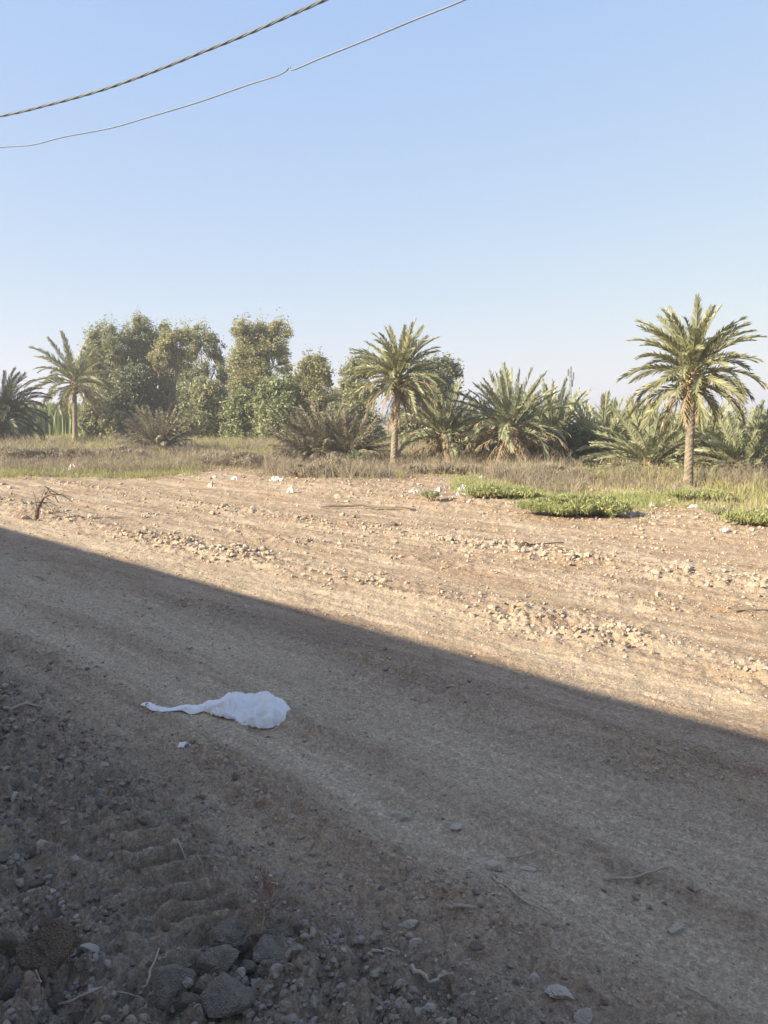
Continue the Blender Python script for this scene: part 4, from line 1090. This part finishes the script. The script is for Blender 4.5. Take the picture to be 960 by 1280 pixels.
# ------------------------------------------------------------------ cables, far wires, mast
def cable_from(pix, Y0, Y1, ext, r, twist=False):
    """spatial curve through photo points, its distance running from Y0 to Y1"""
    P = [at(a, b, Y0 + (Y1 - Y0) * i / (len(pix) - 1)) for i, (a, b) in enumerate(pix)]
    return P
def smooth_path(P, k=10):
    Q = []
    for i in range(len(P) - 1):
        a, b, c, d = P[max(i - 1, 0)], P[i], P[i + 1], P[min(i + 2, len(P) - 1)]
        for j in range(k):
            t = j / k
            Q.append(.5 * ((2 * b) + (c - a) * t + (2 * a - 5 * b + 4 * c - d) * t * t + (3 * b - a - 3 * c + d) * t ** 3))
    Q.append(P[-1]); return Q
def twisted_cable():
    # lowest towards the left, climbing to the upper right and nearer
    pix = [(-260, 182), (-120, 165), (0, 145), (60, 131), (125, 113), (190, 90), (250, 66), (310, 42), (360, 20), (405, 0), (470, -32), (600, -105), (800, -235)]
    Y = np.interp(np.arange(len(pix)), [0, len(pix) - 1], [13.5, 7.0])
    P = smooth_path([at(a, b, y) for (a, b), y in zip(pix, Y)], 24)
    root = empty('twisted_cable', P[0]); tag(root, 'thick twisted overhead cable, upper of the two', 'cable', 'overhead cables')
    for s in range(3):
        b = MB(); Q = []; acc = 0
        for i, p in enumerate(P):
            if i: acc += (P[i] - P[i - 1]).length
            t = (P[min(i + 1, len(P) - 1)] - P[max(i - 1, 0)]).normalized(); up = Vector((0, 0, 1)); sd = t.cross(up).normalized(); up = sd.cross(t)
            a = acc / .8 * 2 * math.pi + s * 2.094
            Q.append(p + (sd * math.cos(a) + up * math.sin(a)) * .0095 - P[0])
        b.tube(Q, .0115, 6); b.build('strand', M['cable'], root, True)
twisted_cable()
def thin_cable():
    pix = [(-260, 196), (-120, 194), (0, 184), (40, 181), (80, 171), (138, 160), (190, 145), (250, 127), (310, 106), (345, 95), (357, 89), (362, 84), (367, 87), (400, 73), (455, 51), (520, 24), (580, 0), (660, -36), (800, -105), (980, -200)]
    Y = np.interp(np.arange(len(pix)), [0, len(pix) - 1], [13.8, 8.0])
    P = [at(a, b, y) for (a, b), y in zip(pix, Y)]
    b = MB(); Q = smooth_path(P, 8); b.tube([q - P[0] for q in Q], .0105, 6)
    o = b.build('thin_cable', M['wire'], None, True); o.location = P[0]
    tag(o, 'thin overhead cable with a small kink, lower of the two', 'cable', 'overhead cables')
thin_cable()
for i, (ya, yb) in enumerate([(465, 470), (474, 478), (483, 486)]):
    A, B = at(-260, ya - 8, 95), at(330, yb + 8, 110); b = MB()
    Q = [A.lerp(B, t / 12) + Vector((0, 0, -.9 * 4 * (t / 12) * (1 - t / 12))) for t in range(13)]
    b.tube([q - Q[0] for q in Q], .022, 5); o = b.build('power_wire', M['wire'], None, True); o.location = Q[0]
    tag(o, ['top', 'middle', 'bottom'][i] + ' one of the three far wires seen beside the left date palm', 'wire', 'far power wires')
def mast():
    d = 120; c = at(712, 522, d); s = d / F; gz0 = float(ground_z(c.x, d, False))
    root = empty('radio_mast', (c.x, d, gz0)); tag(root, 'far slim radio mast on the skyline right of the bushy palms', 'mast')
    top = at(712, 458, d).z - gz0; b = MB(); w = .28
    legs = [(w * math.cos(a), w * math.sin(a)) for a in (0.5, 2.6, 4.7)]
    for x, y in legs: b.tube([(x, y, 0), (x * .4, y * .4, top)], .05, 5)
    n = 14
    for i in range(n):
        for j in range(3):
            f0, f1 = 1 - .6 * i / n, 1 - .6 * (i + 1) / n; p, q = legs[j], legs[(j + 1) % 3]
            b.tube([(p[0] * f0, p[1] * f0, top * i / n), (q[0] * f1, q[1] * f1, top * (i + 1) / n)], .025, 4)
    b.build('lattice', M['steel'], root)
    for k, (dx, z) in enumerate(((.42, .84), (-.4, .9), (.3, .72))):
        a = MB(); a.box((dx, 0, top * z), (.09, .07, .55)); a.tube([(dx, 0, top * z), (0, 0, top * z)], .03, 5); a.build('antenna', M['steel'], root)
mast()

# ------------------------------------------------------------------ the building behind the viewer that shades the track
SUN_EL, LX, LY = R(25), .91, .415           # light travels towards (LX, LY)
def house():
    H = 3.45; vf = 4.13 - H / math.tan(SUN_EL) * (LX + LY) * S2
    u0, u1, dep = -34.0, 20.0, 7.0
    root = empty('long_house', (vf * S2, vf * S2, 0), R(-45))
    tag(root, 'long flat roofed plastered house whose straight roof edge shades the dirt track', 'house')
    # local x along the road (u), local y towards the road (v)
    w = MB(); t = .25
    ops = [(-22, 'w'), (-16, 'w'), (-9.5, 'd'), (-5, 'w'), (4, 'w'), (9, 'd'), (14, 'w')]
    edges = [u0]
    spans = [(c - (.7 if k == 'w' else .6), c + (.7 if k == 'w' else .6), k) for c, k in ops]
    x = u0
    for a, b_, k in spans:
        w.box(((x + a) / 2, -t / 2, H / 2), ((a - x) / 2, t / 2, H / 2)); x = b_
        if k == 'w':
            w.box(((a + b_) / 2, -t / 2, .5), ((b_ - a) / 2, t / 2, .5)); w.box(((a + b_) / 2, -t / 2, (2.2 + H) / 2), ((b_ - a) / 2, t / 2, (H - 2.2) / 2))
        else:
            w.box(((a + b_) / 2, -t / 2, (2.1 + H) / 2), ((b_ - a) / 2, t / 2, (H - 2.1) / 2))
    w.box(((x + u1) / 2, -t / 2, H / 2), ((u1 - x) / 2, t / 2, H / 2))
    w.box(((u0 + u1) / 2, -dep + t / 2, H / 2), ((u1 - u0) / 2, t / 2, H / 2))
    for e in (u0 + t / 2, u1 - t / 2): w.box((e, -dep / 2, H / 2), (t / 2, dep / 2 - t - .003, H / 2))
    w.build('wall', M['plaster'], root)
    r = MB(); r.box(((u0 + u1) / 2, -dep / 2, H - .35), ((u1 - u0) / 2 - t - .003, dep / 2 - t - .003, .12)); r.build('roof', M['plaster'], root)
    for a, b_, k in spans:
        m_ = MB()
        if k == 'w':
            for q in ((a + .04, 1.6, .04, .6), (b_ - .04, 1.6, .04, .6)): m_.box((q[0], -.1, q[1]), (q[2], .04, q[3]))
            for zz in (1.04, 2.16): m_.box(((a + b_) / 2, -.1, zz), ((b_ - a) / 2 - .085, .04, .04))
            f = m_.build('window', M['steel'], root)
            g = MB(); g.box(((a + b_) / 2, -.11, 1.6), ((b_ - a) / 2 - .085, .01, .515)); g.build('pane', M['glass'], f)
        else:
            m_.box(((a + b_) / 2, -.1, 1.05), ((b_ - a) / 2 - .01, .03, 1.04)); f = m_.build('door', M['door'], root)
            g = MB(); g.tube([(b_ - .12, -.06, 1.0), (b_ - .12, .0, 1.0), (b_ - .25, .0, 1.0)], .012, 6); g.build('handle', M['steel'], f)
house()

# ------------------------------------------------------------------ light and air
sun_d = bpy.data.lights.new('sun', 'SUN'); sun = bpy.data.objects.new('sun', sun_d); COL.objects.link(sun)
sun_d.energy = 4.3; sun_d.angle = R(.5); sun_d.color = (1, .915, .735)
dirv = Vector((LX, LY, 0)).normalized() * math.cos(SUN_EL) + Vector((0, 0, -math.sin(SUN_EL)))
sun.rotation_euler = dirv.to_track_quat('-Z', 'Y').to_euler()
world = bpy.data.worlds.new('World'); scene.world = world; world.use_nodes = True
nt = world.node_tree; nt.nodes.clear()
sky = nt.nodes.new('ShaderNodeTexSky'); sky.sky_type = 'NISHITA'; sky.sun_disc = False
sky.sun_elevation = SUN_EL; sky.sun_rotation = math.atan2(-LX, -LY)
sky.air_density = 1.0; sky.dust_density = 1.0; sky.ozone_density = 1.0; sky.altitude = 50
bg = nt.nodes.new('ShaderNodeBackground'); bg.inputs['Strength'].default_value = .14
wo = nt.nodes.new('ShaderNodeOutputWorld')
# sky colours graded per channel: brightness range flattened, most of all in blue
sp = nt.nodes.new('ShaderNodeSeparateColor'); cb = nt.nodes.new('ShaderNodeCombineColor'); nt.links.new(sky.outputs[0], sp.inputs[0])
for ch, (g, k) in enumerate(((.5, .80), (.36, .985), (.05, 1.80))):
    pw = nt.nodes.new('ShaderNodeMath'); pw.operation = 'POWER'; pw.inputs[1].default_value = g; nt.links.new(sp.outputs[ch], pw.inputs[0])
    ml = nt.nodes.new('ShaderNodeMath'); ml.operation = 'MULTIPLY'; ml.inputs[1].default_value = k; nt.links.new(pw.outputs[0], ml.inputs[0])
    nt.links.new(ml.outputs[0], cb.inputs[ch])
nt.links.new(cb.outputs[0], bg.inputs[0])
nt.links.new(bg.outputs[0], wo.inputs[0])

def haze():
    b = MB(); b.box((0, 0, 6.5), (425, 425, 8.5))
    m, nt, N, L = new_mat('dusty_air')
    v = N('ShaderNodeVolumePrincipled'); v.inputs['Color'].default_value = (.83, .83, .86, 1)
    v.inputs['Density'].default_value = .0018; v.inputs['Anisotropy'].default_value = .2
    o = N('ShaderNodeOutputMaterial'); L(v.outputs[0], o.inputs['Volume'])
    tag(b.build('haze', m), 'thin dusty haze over the whole place', 'haze', kind='stuff')
haze()

vs = scene.view_settings; vs.view_transform = 'Standard'; vs.look = 'None'; vs.gamma = 1; vs.use_curve_mapping = False
vs.exposure = 1.76
scene.cycles.max_bounces = 6; scene.cycles.transparent_max_bounces = 8; scene.cycles.use_denoising = True
